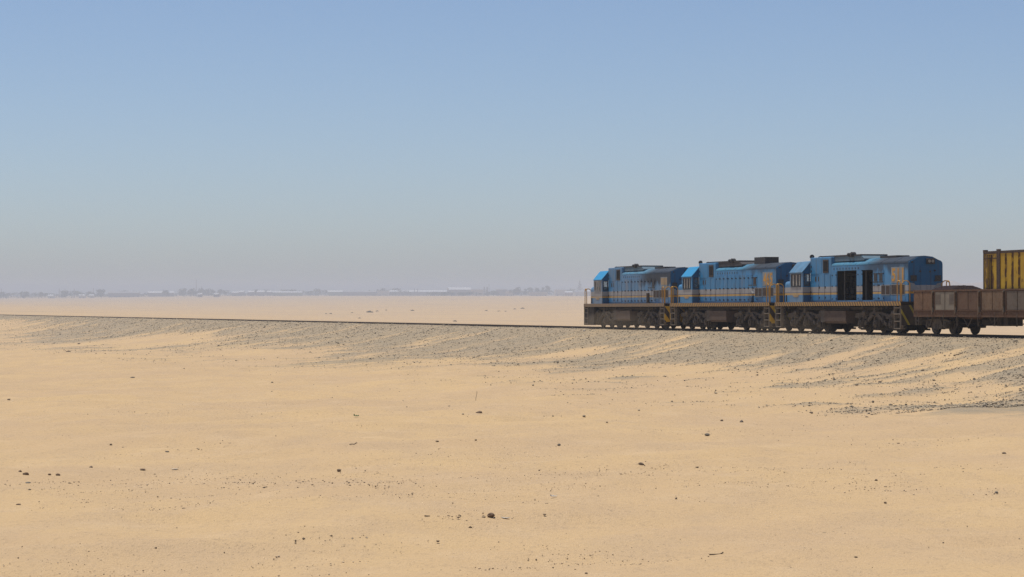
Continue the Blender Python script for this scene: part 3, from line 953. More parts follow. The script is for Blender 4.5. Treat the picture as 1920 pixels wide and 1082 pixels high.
# ------------------------------------------------------------------ open wagon
def wagon(u0):
    W = empty('open_goods_wagon')
    LEN = 14.2
    hw = 1.40
    brown = worn('rusty_brown_wagon_steel', (.125, .058, .027), .26, .85, rust=.5, dustcol=(.19, .135, .09))
    reds = [worn('rust_panel_a', (.175, .092, .046), .30, .85, rust=.5, dustcol=(.22, .150, .095)), worn('grey_patched_panel', (.26, .222, .165), .25, .85, rust=.12, dustcol=(.24, .2, .16)),
            worn('purple_brown_panel', (.128, .068, .036), .25, .85, rust=.35, dustcol=(.16, .115, .085)), worn('tan_brown_panel', (.19, .112, .058), .3, .85, rust=.3, dustcol=(.22, .17, .12)),
            worn('dull_grey_panel', (.135, .104, .074), .25, .85, rust=.2, dustcol=(.18, .15, .13))]
    dark = worn('recess_shade_steel', (.03, .018, .013), .08, .9)  # shade of the gaps between side panels, painted as a dark colour
    MB().box(-LEN, 0, -hw + .06, hw - .06, 1.06, 1.12).box(-LEN + .1, -.1, -.3, .3, .72, 1.06).build('floor', brown, W)
    for t in (1, -1):
        sb = MB().box(-LEN, 0, t * (hw - .10), t * hw, .83, 1.10).build('sole_bar', brown, W)
        post_x = [0] + [-2.18 - 2.36 * i for i in range(5)] + [-LEN]
        MB().box(-LEN, 0, t * (hw - .10), t * (hw + .02), 2.03, 2.11).build('top_rail', brown, W)
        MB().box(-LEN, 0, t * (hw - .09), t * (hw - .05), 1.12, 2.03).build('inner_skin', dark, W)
        for i in range(len(post_x) - 1):
            a, b = post_x[i] - (.17 if i else .05), post_x[i + 1] + (.17 if i < 5 else .05)
            mid = (a + b) / 2
            mt = reds[[0, 1, 2, 3, 4, 0][i]]
            for j, (p, q) in enumerate(((a, mid + .03), (mid - .03, b))):
                pn = MB().bbox(q, p, *(sorted((t * (hw - .045), t * (hw + .005)))), 1.16, 2.01, .012).build('side_panel', mt, W)
                if i == 1:
                    s_ = (p + q) / 2 + (.18 if j == 0 else -.18)
                    MB().box(s_ - .25, s_ + .25, t * (hw + .006), t * (hw + .012), 1.42, 1.90).build('dark_patch', reds[4], pn)
            MB().box(a, b, t * (hw - .04), t * (hw + .03), 1.115, 1.155).build('panel_hinge_bar', brown, W)
        for i, x in enumerate(post_x[1:-1]):
            MB().box(x + .10, x + .16, t * (hw - .05), t * (hw + .05), .95, 2.03).build('stake', reds[3], W)
            MB().box(x - .16, x - .12, t * (hw - .05), t * (hw + .03), .95, 2.03).build('stake', brown, W)
            MB().box(x - .03, x + .05, t * (hw + .0), t * (hw + .06), 1.05, 1.30).cyl((x + .02, t * (hw + .03), 2.0), .05, .06, 'y', 8).build('door_latch', M_UNDER2, W)
        for x in (-.35, -3.2, -4.6, -6.7, -8.3, -10.4):
            MB().tube([(x, t * (hw - .02), 1.08), (x, t * (hw + .01), .78), (x + .04, t * (hw - .03), .42)], .022, 5).build('hanger_rod', M_UNDER2, W)
        MB().tube([(-4.9, t * 1.25, .85), (-5.4, t * 1.25, .40), (-5.9, t * 1.25, .85)], .03).tube([(-7.2, t * 1.1, .85), (-7.6, t * 1.1, .45), (-8.1, t * 1.1, .85)], .03).build('brake_hanger', M_UNDER2, W)
        for e in (0, -LEN):
            s = 1 if e == 0 else -1
            MB().box(e - s * .15, e - s * .19, t * 1.2, t * 1.39, .45, .83).box(e - s * .5, e - s * .54, t * 1.2, t * 1.39, .45, .83).box(e - s * .15, e - s * .54, t * 1.22, t * 1.38, .45, .48).box(e - s * .15, e - s * .54, t * 1.22, t * 1.38, .64, .67).build('step', M_UNDER2, W)
    for e in (0, -LEN):
        s = 1 if e == 0 else -1
        MB().box(e - s * .05, e, -hw + .02, hw - .02, .83, 2.09).build('end_wall', brown, W)
        for yy in (-.9, -.3, .3, .9):
            MB().box(e, e + s * .06, yy - .04, yy + .04, .86, 2.06).build('end_stiffener', brown, W)
        MB().box(e, e + s * .45, -.15, .15, .74, .98).box(e + s * .34, e + s * .62, -.2, .12, .68, 1.04).build('coupler', M_UNDER, W)
    MB().cyl((-6.0, .3, .62), .20, 1.4, 'x', 14).build('brake_cylinder', M_UNDER, W)
    MB().box(-7.4, -7.0, -.5, .6, .42, .86).build('brake_valve', M_UNDER, W)
    MB().box(-8.6, -8.2, .5, .9, .44, .85).build('tool_box', M_UNDER, W)
    MB().tube([(-2.6, .5, .55), (-5.2, .5, .50), (-9.0, .5, .52), (-11.5, .5, .55)], .025).build('brake_rod', M_UNDER, W)
    for cx in (-1.70, -LEN + 1.70):
        b = MB().box(cx - .3, cx + .3, -.9, .9, .50, .74).build('bogie', M_UNDER, W)
        for dx in (-.92, .92):
            wheelset_parts(b, cx + dx, r=.43)
        for t in (1, -1):
            m = MB().prism([(cx - 1.25, .62), (cx - 1.1, .70), (cx - .45, .74), (cx + .45, .74), (cx + 1.1, .70), (cx + 1.25, .62), (cx + 1.2, .50), (cx + .75, .52), (cx + .42, .26), (cx - .42, .26), (cx - .75, .52), (cx - 1.2, .50)], t * .86, t * .98, 'y')
            for e in (-1, 1):
                m.prism([(cx + e * .25, .95), (cx + e * .33, .95), (cx + e * .72, .40), (cx + e * .62, .38)], t * .99, t * 1.05, 'y')
            m.build('side_frame', M_UNDER2, b)
            for dx in (-.92, .92):
                MB().bbox(cx + dx - .15, cx + dx + .15, *(sorted((t * .84, t * 1.06))), .30, .60, .03).cyl((cx + dx, t * 1.07, .43), .09, .05, 'y', 10).build('axle_box', M_UNDER2, b)
            for dx in (-.14, .14):
                m = MB()
                spring(m, cx + dx, t * .92, .28, .5, .08)
                m.build('spring', M_UNDER, b)
    tag(W, 'low rusty brown open wagon coupled behind the locomotives', 'railway wagon')
    on_line(W, u0)

    # ---- heaped load
    nx, ny = 44, 22
    bm = bmesh.new()
    grid = []
    rr = random.Random(4)
    for i in range(nx + 1):
        row = []
        for j in range(ny + 1):
            xx = -.10 - 3.9 * i / nx; yy = -1.30 + 2.60 * j / ny
            a = min(1, (i / nx) / .22, (1 - i / nx) / .30); c_ = min(1, (1 - abs(yy) / 1.30) / .75)
            zz = 1.125 + 1.17 * (max(0, a) ** .55 * .72 + .28 * max(0, a)) * (.68 + .32 * max(0, c_) ** .8) + .05 * float(fbm(np.array(xx * 3.0), np.array(yy * 3.0), 6, 3)) + rr.uniform(-.012, .012)
            if i in (0, nx) :
                zz = 1.125
            row.append(bm.verts.new((xx, yy, zz)))
        grid.append(row)
    for i in range(nx):
        for j in range(ny):
            bm.faces.new((grid[i][j], grid[i][j + 1], grid[i + 1][j + 1], grid[i + 1][j]))
    mb = MB(); mb.bm(bm)
    k = NT('dark_red_ore')
    c = k.mix(k.ss(k.noise(k.co(), 16, 5, .7), .35, .7), (.010, .0035, .003), (.028, .010, .008))
    k.bump(k.noise(k.co(), 22, 4, .7), .9, .03)
    hp = mb.build('ore_heap', k.out(c, .95), None, False)
    tag(hp, 'dark red-brown heap of ore piled in the front end of the wagon', 'ore heap')
    on_line(hp, u0)

    # ---- container
    C = empty('shipping_container')
    kk = NT('rusty_yellow_paint')
    o = kk.co(); x3 = kk.xyz(o)
    base = kk.mix(kk.ss(kk.noise(o, .9, 4), .3, .7), (.50, .31, .008), (.38, .22, .008))
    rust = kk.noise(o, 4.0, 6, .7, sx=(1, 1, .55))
    # rust in the folds, its dark colour also painting in their shade
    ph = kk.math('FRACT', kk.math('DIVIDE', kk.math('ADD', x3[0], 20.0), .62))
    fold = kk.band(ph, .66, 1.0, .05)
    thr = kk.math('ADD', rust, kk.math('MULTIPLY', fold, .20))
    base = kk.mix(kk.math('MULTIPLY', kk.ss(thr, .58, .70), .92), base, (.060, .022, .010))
    base = kk.mix(kk.math('MULTIPLY', kk.ss(kk.noise(o, 2.0, 5), .45, .8), .35), base, (.16, .12, .05))
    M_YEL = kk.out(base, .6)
    M_CPOST = worn('dark_rusted_post', (.050, .028, .020), .12, .85, rust=.4)
    cl, cw, cb, ct = 6.06, 1.22, 1.125, 3.84
    for xx in (0, -cl):
        for t in (1, -1):
            s = 1 if xx == 0 else -1
            MB().box(xx, xx - s * .10, t * cw, t * (cw - .10), cb, ct).build('corner_post', M_CPOST, C)
            MB().box(xx + s * .006, xx - s * .17, t * (cw + .006), t * (cw - .16), ct - .06, ct + .06).build('corner_casting', M_CPOST, C)
    for t in (1, -1):
        MB().box(-.10, -cl + .10, t * cw, t * (cw - .06), ct - .12, ct - .005).build('top_rail', M_CPOST, C)
        MB().box(-.10, -cl + .10, t * cw, t * (cw - .06), cb, cb + .14).build('bottom_rail', M_CPOST, C)
        MB().box(-1.30, -1.62, t * (cw + .012), t * (cw - .05), cb, ct + .07).build('side_post', M_CPOST, C)
        # flat leaf with locking bars, then folded sheet
        leaf = MB().box(-.11, -1.29, t * (cw - .015), t * (cw - .05), cb + .15, ct - .13).build('side_door', M_YEL, C)
        for xx in (-.48, -.66, -.80):
            MB().cyl((xx, t * (cw + .012), (cb + ct) / 2), .02, ct - cb - .34, 'z', 8).build('lock_rod', M_CPOST, leaf)
        MB().box(-.12, -1.28, t * (cw - .012), t * (cw + .006), ct - .36, ct - .31).build('hinge_bar', M_CPOST, leaf)
        pts = []
        x = -1.63
        while x - .62 > -cl + .1:
            pts += [(x, cw - .02), (x - .40, cw - .02), (x - .47, cw - .065), (x - .55, cw - .065)]
            x -= .62
        pts += [(-cl + .1, cw - .02)]
        sheet = MB()
        for i in range(len(pts) - 1):
            (xa, ya), (xb, yb) = pts[i], pts[i + 1]
            sheet.add([(xa, t * ya, cb + .14), (xb, t * yb, cb + .14), (xb, t * yb, ct - .12), (xa, t * ya, ct - .12), (xa, t * (ya - .012), cb + .14), (xb, t * (yb - .012), cb + .14), (xb, t * (yb - .012), ct - .12), (xa, t * (ya - .012), ct - .12)],
                      [(0, 1, 2, 3), (7, 6, 5, 4)])
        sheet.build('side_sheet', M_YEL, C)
    MB().box(-.02, -.06, -cw + .1, cw - .1, cb, ct - .01).build('front_wall', M_YEL, C)
    MB().box(-cl + .02, -cl + .06, -cw + .1, cw - .1, cb, ct - .01).build('rear_wall', M_YEL, C)
    MB().box(-.06, -cl + .06, -cw + .06, cw - .06, ct - .05, ct - .015).build('roof', M_YEL, C)
    MB().box(-.06, -cl + .06, -cw + .06, cw - .06, cb, cb + .1).build('base', M_CPOST, C)
    tag(C, 'yellow corrugated shipping container with rust streaks standing in the wagon', 'container')
    on_line(C, u0 - 6.86)

wagon(-49.0)

# ------------------------------------------------------------------ stones and litter one can pick out on the sand
M_ROCKS = {
    'brown': worn('brown_rock', (.17, .10, .055), .2, .9, scale=14),
    'dark': worn('dark_rock', (.175, .118, .072), .25, .9, scale=14),
    'grey': worn('grey_rock', (.19, .165, .13), .25, .9, scale=14),
    'tan': worn('tan_rock', (.30, .21, .12), .25, .9, scale=14),
    'white': worn('white_scrap', (.62, .57, .49), .15, .7, scale=14),
}
def rock_mesh(seed, flat):
    rr = random.Random(seed)
    bm = bmesh.new()
    bmesh.ops.create_icosphere(bm, subdivisions=2, radius=1)
    ax = Vector((rr.uniform(-1, 1), rr.uniform(-1, 1), rr.uniform(-1, 1)))
    cuts = [(Vector((rr.uniform(-1, 1), rr.uniform(-1, 1), rr.uniform(-.4, 1))).normalized(), rr.uniform(.5, .85)) for _ in range(7)]
    for v in bm.verts:
        for n_, d_ in cuts:
            e = v.co.dot(n_) - d_
            if e > 0:
                v.co -= n_ * e
        v.co *= 1 + rr.uniform(-.05, .05)
        v.co.z *= flat
        v.co.y *= .85
    me = bpy.data.meshes.new('rock')
    bm.to_mesh(me); bm.free()
    return me

def place_rock(px, py, wpx, flat, kind, label, seed, group=None, name='rock', cat='rock'):
    x, y, z = on_ground(px, py)
    s = wpx / F * y * .5
    me = rock_mesh(seed, flat)
    me.materials.append(M_ROCKS[kind])
    o = obj(name, me)
    o.location = (x, y, z + s * flat * .42)
    o.scale = (s, s, s)
    o.rotation_euler = (0, 0, random.Random(seed).uniform(-.5, .5))
    tag(o, label, cat, group or 'stones on the open sand')

RK = [
 (49, 892, 15, .62, 'brown', 'largest reddish brown rock of the cluster near the left edge'),
 (38, 885, 8, .6, 'brown', 'small brown rock just behind the largest reddish rock near the left edge'),
 (109, 894, 10, .5, 'brown', 'low brown rock, rightmost of the cluster near the left edge'),
 (93, 892, 7, .5, 'brown', 'small flat brown rock in the middle of the cluster near the left edge'),
 (53, 907, 11, .35, 'grey', 'flat grey stone just in front of the largest reddish rock'),
 (171, 878, 8, .7, 'dark', 'upright dark stone standing alone right of the left-edge rock cluster'),
 (267, 885, 13, .28, 'brown', 'thin rust-coloured slab lying flat beside a pebble patch'),
 (290, 892, 6, .6, 'dark', 'small dark stone just in front of the rust-coloured slab'),
 (292, 1029, 6, .7, 'dark', 'lone dark pebble on smooth sand near the lower left corner'),
 (208, 834, 6, .6, 'dark', 'small dark stone behind the upright dark stone'),
 (313, 848, 9, .35, 'grey', 'flat grey stone on the sand behind the pale sliver'),
 (635, 885, 9, .8, 'dark', 'pointed dark stone at the end of the left pebble patch'),
 (345, 954, 10, .3, 'dark', 'flat dark stone low on the left, in front of the pebble patch'),
 (35, 949, 12, .25, 'brown', 'thin brown slab at the left edge, in front of the rock cluster'),
 (820, 832, 8, .35, 'dark', 'flat dark stone in the middle of the sand, beside a tiny pebble row'),
 (892, 829, 5, .7, 'tan', 'small tan stone just right of the flat dark stone in mid sand'),
 (1048, 836, 9, .6, 'grey', 'rounded pale grey stone lying alone right of mid sand'),
 (1138, 797, 6, .5, 'dark', 'small dark stone on the smooth sand below the leading locomotive'),
 (1203, 874, 13, .55, 'dark', 'dark rock with a sand tail right of the picture centre'),
 (1268, 936, 6, .8, 'dark', 'lone dark pebble on bare sand right of the pale bird-shaped scrap'),
 (801, 969, 12, .4, 'dark', 'slanting dark stone at the edge of the lower centre pebble patch'),
 (920, 970, 19, .45, 'brown', 'large tilted brown rock in the lower centre foreground'),
 (907, 970, 8, .4, 'dark', 'small dark stone touching the left of the large tilted brown rock'),
 (1021, 970, 7, .5, 'dark', 'small dark stone right of the pale crumpled strip'),
 (882, 990, 9, .6, 'dark', 'dark stone just in front of the large tilted brown rock'),
 (821, 1016, 8, .5, 'dark', 'small black-brown stone lowest in the lower centre foreground group'),
 (1099, 1078, 8, .4, 'dark', 'dark stone at the very bottom edge of the scene'),
 (1011, 884, 5, .6, 'dark', 'small dark pebble left of the dark rock with a sand tail'),
 (1353, 790, 7, .6, 'dark', 'left one of two stones on bare sand below the middle locomotive'),
 (1390, 792, 8, .8, 'grey', 'right, paler one of two stones on bare sand below the middle locomotive'),
 (1326, 818, 11, .5, 'grey', 'pale hollow-looking stone in front of the two stones on bare sand'),
 (1307, 877, 7, .5, 'dark', 'small dark stone right of the dark rock with a sand tail'),
 (1883, 852, 9, .5, 'dark', 'dark stone near the right edge in front of the gravel drift'),
 (1605, 1046, 8, .35, 'dark', 'flat dark stone at the bottom right, right of the long stick'),
 (1584, 1003, 6, .6, 'dark', 'small dark stone right of the thin flat chip, lower right'),
 (1546, 1002, 11, .2, 'tan', 'thin flat tan chip on the sand, lower right'),
 (1660, 945, 7, .5, 'dark', 'dark stone in front of the little pebble ridges, right side'),
 (1642, 902, 8, .6, 'dark', 'dark stone on top of a little pebble ridge, right side'),
 (1868, 926, 9, .5, 'grey', 'grey stone beside the pale pebble strip near the right edge'),
 (1685, 832, 7, .4, 'dark', 'flat dark stone in the upper right of the open sand'),
 (1625, 783, 7, .6, 'dark', 'dark stone at the foot of the gravel drift, right side'),
 (1522, 777, 6, .8, 'dark', 'round black stone at the foot of the gravel bank below the rear locomotive'),
 (1650, 717, 8, .5, 'dark', 'black stone at the tip of a sand tongue on the gravel bank'),
 (898, 776, 13, .45, 'brown', 'brown clod at the end of a faint pebble line, centre of the sand'),
 (148, 645, 7, .4, 'dark', 'dark stone in the pale sand hollow below the far track'),
 (128, 660, 9, .4, 'dark', 'low dark stone in front of the one in the pale sand hollow'),
 (248, 709, 10, .3, 'grey', 'flat grey stone on open sand left, below the gravel bank'),
 (17, 751, 8, .4, 'dark', 'dark stone at the left edge half way down the sand'),
 (1095, 622, 6, .7, 'white', 'white stone lying by the track in front of the leading locomotive'),
]
for i, (px, py, w_, fl, kd, lb) in enumerate(RK):
    place_rock(px, py, w_, fl, kd, lb, 100 + i)

# loose clods and pebbles lying in patches
rngc = np.random.default_rng(12)
pu, pv = [], []
for (cx, cy, rx, ry, n) in ((685, 888, 45, 8, 70), (440, 905, 140, 10, 200), (640, 905, 110, 8, 110), (720, 914, 45, 7, 60), (860, 972, 65, 14, 120), (1620, 915, 60, 9, 80), (1695, 917, 45, 7, 60), (1868, 925, 40, 7, 45), (1235, 884, 75, 8, 80), (120, 910, 90, 12, 70), (360, 838, 120, 8, 60), (560, 775, 90, 7, 60), (1700, 835, 70, 9, 60), (620, 1010, 90, 10, 60)):
    n = int(n * .62)
    a_ = rngc.normal(0, .65, n); b_ = rngc.normal(0, .7, n)
    for i in range(n):
        x, y, z = on_ground(cx + a_[i] * rx, cy + b_[i] * ry)
        y += float(rngc.uniform(-.12, .12))
        uu, vv = to_uv(x, y); pu.append(uu); pv.append(vv)
rr_ = np.clip(.0115 * np.exp(rngc.normal(0, .5, len(pu))), .006, .036)
stones('clod_patches', np.array(pu), np.array(pv), rr_, rngc, M_PEB, 'brown clods and pebbles in loose patches on the foreground sand', sink=.38)

# pale scraps: crumpled flat sheets
def scrap(px, py, wpx, label, seed, cat='litter', mat=None, name='paper_scrap', upright=.25):
    x, y, z = on_ground(px, py)
    L_ = wpx / F * y
    rr = random.Random(seed)
    n = 9
    vs, fs = [], []
    for i in range(n + 1):
        for j in range(4):
            t = i / n
            wd = L_ * .42 * (math.sin(math.pi * min(.95, max(.08, t))) ** .6)
            vs.append(((t - .5) * L_, (j / 3 - .5) * wd, .012 + L_ * upright * (.35 * rr.random() + (.5 * max(0, .35 - t) * 2)) * (1 if 0 < j < 3 else .3)))
    for i in range(n):
        for j in range(3):
            a = i * 4 + j
            fs.append((a, a + 1, a + 5, a + 4))
    m = MB(); m.add(vs, fs)
    o = m.build(name, mat or M_ROCKS['white'])
    so_ = o.modifiers.new('thickness', 'SOLIDIFY'); so_.thickness = .006
    o.location = (x, y, z)
    o.rotation_euler = (0, 0, rr.uniform(-.3, .3))
    return tag(o, label, cat)
scrap(1038, 934, 13, 'pale bird-shaped scrap with a raised end on the bare sand', 1, upright=.5)
scrap(948, 973, 15, 'pale crumpled strip right of the large tilted brown rock', 2)
scrap(328, 884, 13, 'pale flat sliver on the sand behind the pebble patch', 3, upright=.1)
M_GREEN = worn('green_leaf', (.035, .12, .02), .05, .6)
g_ = scrap(668, 783, 10, 'tiny bright green plant alone on the sand, left of centre', 4, 'plant', M_GREEN, 'green_seedling', .8)

# sticks
def stick(px, py, pts, r, label, name='stick'):
    x, y, z = on_ground(px, py)
    o = MB().tube(pts, r, 6).build(name, worn(name + '_bark', (.10, .07, .045), .2, .9))
    o.location = (x, y, z)
    return tag(o, label, 'stick')
stick(1343, 1042, [(-.10, .02, .01), (-.02, 0, .012), (.05, .01, .015), (.08, -.01, .03), (.10, 0, .045)], .010, 'long dark curved stick lying on the sand near the bottom right')
stick(662, 835, [(-.09, 0, .012), (-.02, .02, .02), (.03, 0, .015), (.07, .01, .045), (.10, .02, .05)], .013, 'short dark forked-looking twig on the sand left of centre')
stick(892, 753, [(0, 0, -.02), (.01, 0, .12), (.04, .01, .24), (.05, 0, .36)], .008, 'thin dry twig standing upright in the sand near the bank', 'upright_twig')
stick(1797, 669, [(-.22, 0, .02), (0, .02, .07), (.16, 0, .12), (.2, .02, .14)], .02, 'dark broken plank lying on the gravel bank below the wagon', 'broken_plank')

# ------------------------------------------------------------------ far plain: scrub, town, hills
M_SCRUB = worn('dry_scrub', (.12, .095, .055), .2, .9)
def leaf_cloud(n, shape, seed, size):
    rr = random.Random(seed)
    vs, fs = [], []
    for i in range(n):
        c = shape(rr)
        a = Vector((rr.uniform(-1, 1), rr.uniform(-1, 1), rr.uniform(-1, 1))).normalized() * size * rr.uniform(.6, 1.3)
        b = Vector((rr.uniform(-1, 1), rr.uniform(-1, 1), rr.uniform(-1, 1))).normalized() * size * rr.uniform(.6, 1.3)
        k_ = len(vs)
        vs += [tuple(Vector(c) - a), tuple(Vector(c) + b), tuple(Vector(c) + a), tuple(Vector(c) - b)]
        fs.append((k_, k_ + 1, k_ + 2, k_ + 3))
    m = MB(); m.add(vs, fs)
    return m

SCRUB = [(707, 584, 6), (724, 582, 4), (773, 583, 7), (693, 586, 12), (853, 603, 8), (912, 583, 6), (935, 584, 5), (948, 584, 4), (965, 580, 6), (620, 589, 6), (612, 589, 5), (674, 597, 6), (660, 587, 5), (980, 579, 8)]
SLAB = ['dry bush at the foot of the far sand, left of a sandy rise', 'tiny bush next to a sandy rise on the far plain', 'round dry bush on top of the sandy rise on the far plain', 'wide low scrub patch on the far plain, left of the sandy rise',
        'dry bush close behind the rails, in front of the far plain', 'leftmost of three small bushes left of the leading locomotive, far plain', 'middle of three small bushes left of the leading locomotive, far plain', 'rightmost of three small bushes left of the leading locomotive, far plain',
        'dry bush on a slight rise far behind the track', 'small dry bush left of the wide scrub patch', 'smallest dry bush left of the wide scrub patch', 'low scrub just behind the rails below the wide scrub patch', 'thin scrub between the small bushes and the wide scrub patch', 'wide faint scrub on the slight rise far behind the track']
for i, ((px, py, w_), lb) in enumerate(zip(SCRUB, SLAB)):
    x, y, z = on_ground(px, py)
    s = w_ / F * y * .5
    def shp(r_, s=s):
        a = r_.uniform(0, 6.283); d_ = s * r_.random() ** .6
        return (d_ * math.cos(a), d_ * math.sin(a) * .7, r_.random() * s * .55 * (1 - (d_ / s) ** 2 * .7))
    o = leaf_cloud(70, shp, 300 + i, s * .2).build('dry_bush', M_SCRUB)
    o.location = (x, y, z)
    tag(o, lb, 'bush', 'scrub on the far plain')

TS = 2.4
def at_far(px, Z):
    Z = Z * TS
    x = (px - 960) / F * Z
    return x, Z, ground_at(x, Z)

# town trees
k = NT('town_foliage')
M_LEAF = k.out(k.mix(k.ss(k.noise(k.co(), .9, 3), .35, .7), (.030, .050, .022), (.065, .090, .040)), .8)
M_TRUNK = worn('tree_bark', (.10, .075, .05), .2, .9)
def crown_bushy(seed, w=1.0):
    rr = random.Random(seed)
    lobes = [(rr.uniform(-.55, .55) * w, rr.uniform(-.5, .5) * w, rr.uniform(.30, .78), rr.uniform(.24, .38)) for _ in range(7)]
    def shp(r_):
        cx, cy, cz, cr = lobes[r_.randrange(len(lobes))]
        d = Vector((r_.gauss(0, 1), r_.gauss(0, 1), r_.gauss(0, 1))).normalized() * cr * r_.random() ** .4
        return (cx + d.x, cy + d.y, max(.05, cz + d.z * .8))
    return leaf_cloud(340, shp, seed, .075)
def crown_conifer(seed):
    def shp(r_):
        t = r_.random() ** 1.3
        tier = math.floor(t * 11) / 11
        rad = .26 * (1 - tier) * (.35 + .65 * r_.random())
        a = r_.uniform(0, 6.283)
        return (rad * math.cos(a), rad * math.sin(a), .14 + tier * .86 + r_.uniform(0, .02))
    return leaf_cloud(420, shp, seed, .028)
CROWNS = [crown_bushy(51).build('crown_master', M_LEAF).data, crown_bushy(52, 1.5).build('crown_master', M_LEAF).data, crown_bushy(53, .7).build('crown_master', M_LEAF).data]
CONIF = crown_conifer(54).build('crown_master', M_LEAF).data
tm = MB()
tm.cyl((0, 0, .25), .045, .5, 'z', 7, .028).tube([(0, 0, .42), (.16, .05, .66)], .018, 5).tube([(0, 0, .40), (-.15, -.06, .70)], .018, 5)
TRUNK = tm.build('trunk_master', M_TRUNK).data
CTRUNK = MB().cyl((0, 0, .47), .022, .94, 'z', 7, .004).build('trunk_master', M_TRUNK).data
for o in [o for o in COL.objects if o.name.startswith(('crown_master', 'trunk_master'))]:
    bpy.data.objects.remove(o)
def tree(px, Z, h, wid, kind, label):
    h *= TS * (1.1 if kind != 3 else 1.0); wid *= TS * 1.15
    x, y, z = at_far(px, Z)
    t = empty('conifer_tree' if kind == 3 else 'town_tree')
    t.location = (x, y, z - .1)
    c = obj('crown', CONIF if kind == 3 else CROWNS[kind], t)
    r_ = obj('trunk', CTRUNK if kind == 3 else TRUNK, t)
    for q in (c, r_):
        q.scale = (wid if kind != 3 else h, wid if kind != 3 else h, h)
        q.rotation_euler = (0, 0, px * .37)
    tag(t, label, 'tree', 'trees of the far town')

TREES = [
 (12, 2450, 6.5, 9, 1, 'wide tree mass at the left end of the far town'),
 (45, 2450, 6.5, 8, 0, 'rounded tree second from the left end of the far town'),
 (72, 2450, 6.0, 7, 1, 'wide low tree left of the far masts'),
 (122, 2500, 7, 7, 0, 'bushy tree under the left pair of far masts'),
 (135, 2500, 6.5, 9, 1, 'wide tree between the far masts on the left'),
 (168, 2500, 6, 6, 0, 'bushy tree behind the white huts among the far masts'),
 (190, 2500, 8, 8, 0, 'tall rounded tree left of the long grey far shed'),
 (312, 2600, 7.5, 7, 2, 'narrow tree behind the white roof line, left third of the town'),
 (345, 2600, 8, 7, 0, 'left tree of the dense grove by the tall far mast'),
 (357, 2600, 9, 8, 2, 'second tree of the dense grove by the tall far mast'),
 (372, 2600, 8, 8, 1, 'wide tree right under the tall far mast'),
 (378, 2620, 11, 6, 3, 'pointed conifer just right of the tall far mast'),
 (392, 2600, 7, 8, 0, 'rounded tree right of the pointed conifer'),
 (413, 2600, 7, 7, 1, 'wide tree above the small white-roofed huts'),
 (480, 2700, 7.5, 6, 2, 'narrow tree between the bright white roofs'),
 (492, 2700, 6.5, 8, 1, 'wide low tree right of the bright white roofs'),
 (525, 2700, 6.5, 10, 1, 'wide green tree over the left of the long pale-green shed'),
 (548, 2700, 6.5, 9, 0, 'rounded green tree over the right of the long pale-green shed'),
 (592, 2700, 7.5, 9, 1, 'wide tree between the pale-green shed and the low white block'),
 (725, 2800, 8, 9, 1, 'left one of two trees above the long white roof line'),
 (742, 2800, 8, 8, 0, 'right one of two trees above the long white roof line'),
 (822, 2300, 3.6, 8, 1, 'dark low hedge-like tree at the left of the dark row before the warehouse'),
 (835, 2300, 3.6, 8, 0, 'dark low tree, second of the dark row before the warehouse'),
 (846, 2300, 3.6, 7, 1, 'dark low tree, third of the dark row before the warehouse'),
 (868, 2300, 3.2, 8, 0, 'dark low tree below the right half of the warehouse'),
 (893, 2350, 4.0, 9, 1, 'dark low tree at the foot of the twin chimneys'),
 (925, 2400, 4.5, 9, 0, 'bushy tree right of the twin chimneys'),
 (968, 2500, 9.5, 7, 2, 'tall narrow tree right of the pale blocks'),
 (978, 2500, 6.5, 9, 1, 'wide tree left of the long cream wall'),
 (993, 2550, 8, 7, 0, 'rounded tree over the left end of the long cream wall'),
 (1008, 2600, 9, 5, 2, 'slim tree behind the long cream wall'),
 (1026, 2600, 10, 7, 0, 'tall tree at the right end of the long cream wall'),
 (1087, 2600, 17, 9, 3, 'tallest pointed conifer, beside the leading locomotive'),
 (1068, 2600, 7, 8, 1, 'wide tree left of the tallest conifer'),
]
for t_ in TREES:
    tree(*t_)

# belts of trees that read as one mass behind the houses
def belt(spans, Z, label, seed, name='tree_belt'):
    rr = random.Random(seed)
    m = MB()
    rg = np.random.default_rng(seed)
    for p0, p1, h in spans:
        n = int((p1 - p0) * 16)
        px = rg.uniform(p0, p1, n)
        h *= TS / 1.6
        hh = h * (.45 + .75 * vnoise(px / 7.0, px * 0 + seed, 5))
        x = (px - 960) / F * Z + rg.uniform(-3, 3, n); y = Z + rg.uniform(-25, 25, n)
        uu, vv = to_uv(x, y)
        z = height(uu, vv) + hh * rg.random(n) ** .8
        for i in range(n):
            a = Vector(rg.normal(0, 1, 3)).normalized() * rr.uniform(.7, 1.6)
            b = Vector(rg.normal(0, 1, 3)).normalized() * rr.uniform(.7, 1.6)
            c = Vector((x[i], y[i], z[i]))
            m.add([tuple(c - a), tuple(c + b), tuple(c + a), tuple(c - b)], [(0, 1, 2, 3)])
    return tag(m.build(name, M_LEAF), label, 'trees', kind='stuff')
belt(((-30, 95, 9), (95, 260, 10), (260, 330, 7), (330, 430, 11), (430, 520, 6)), 6500, 'hazy belt of trees through the left half of the far town', 3)
belt(((520, 640, 8), (690, 770, 9), (815, 905, 6), (905, 1150, 11)), 6500, 'hazy belt of trees through the right half of the far town', 6)

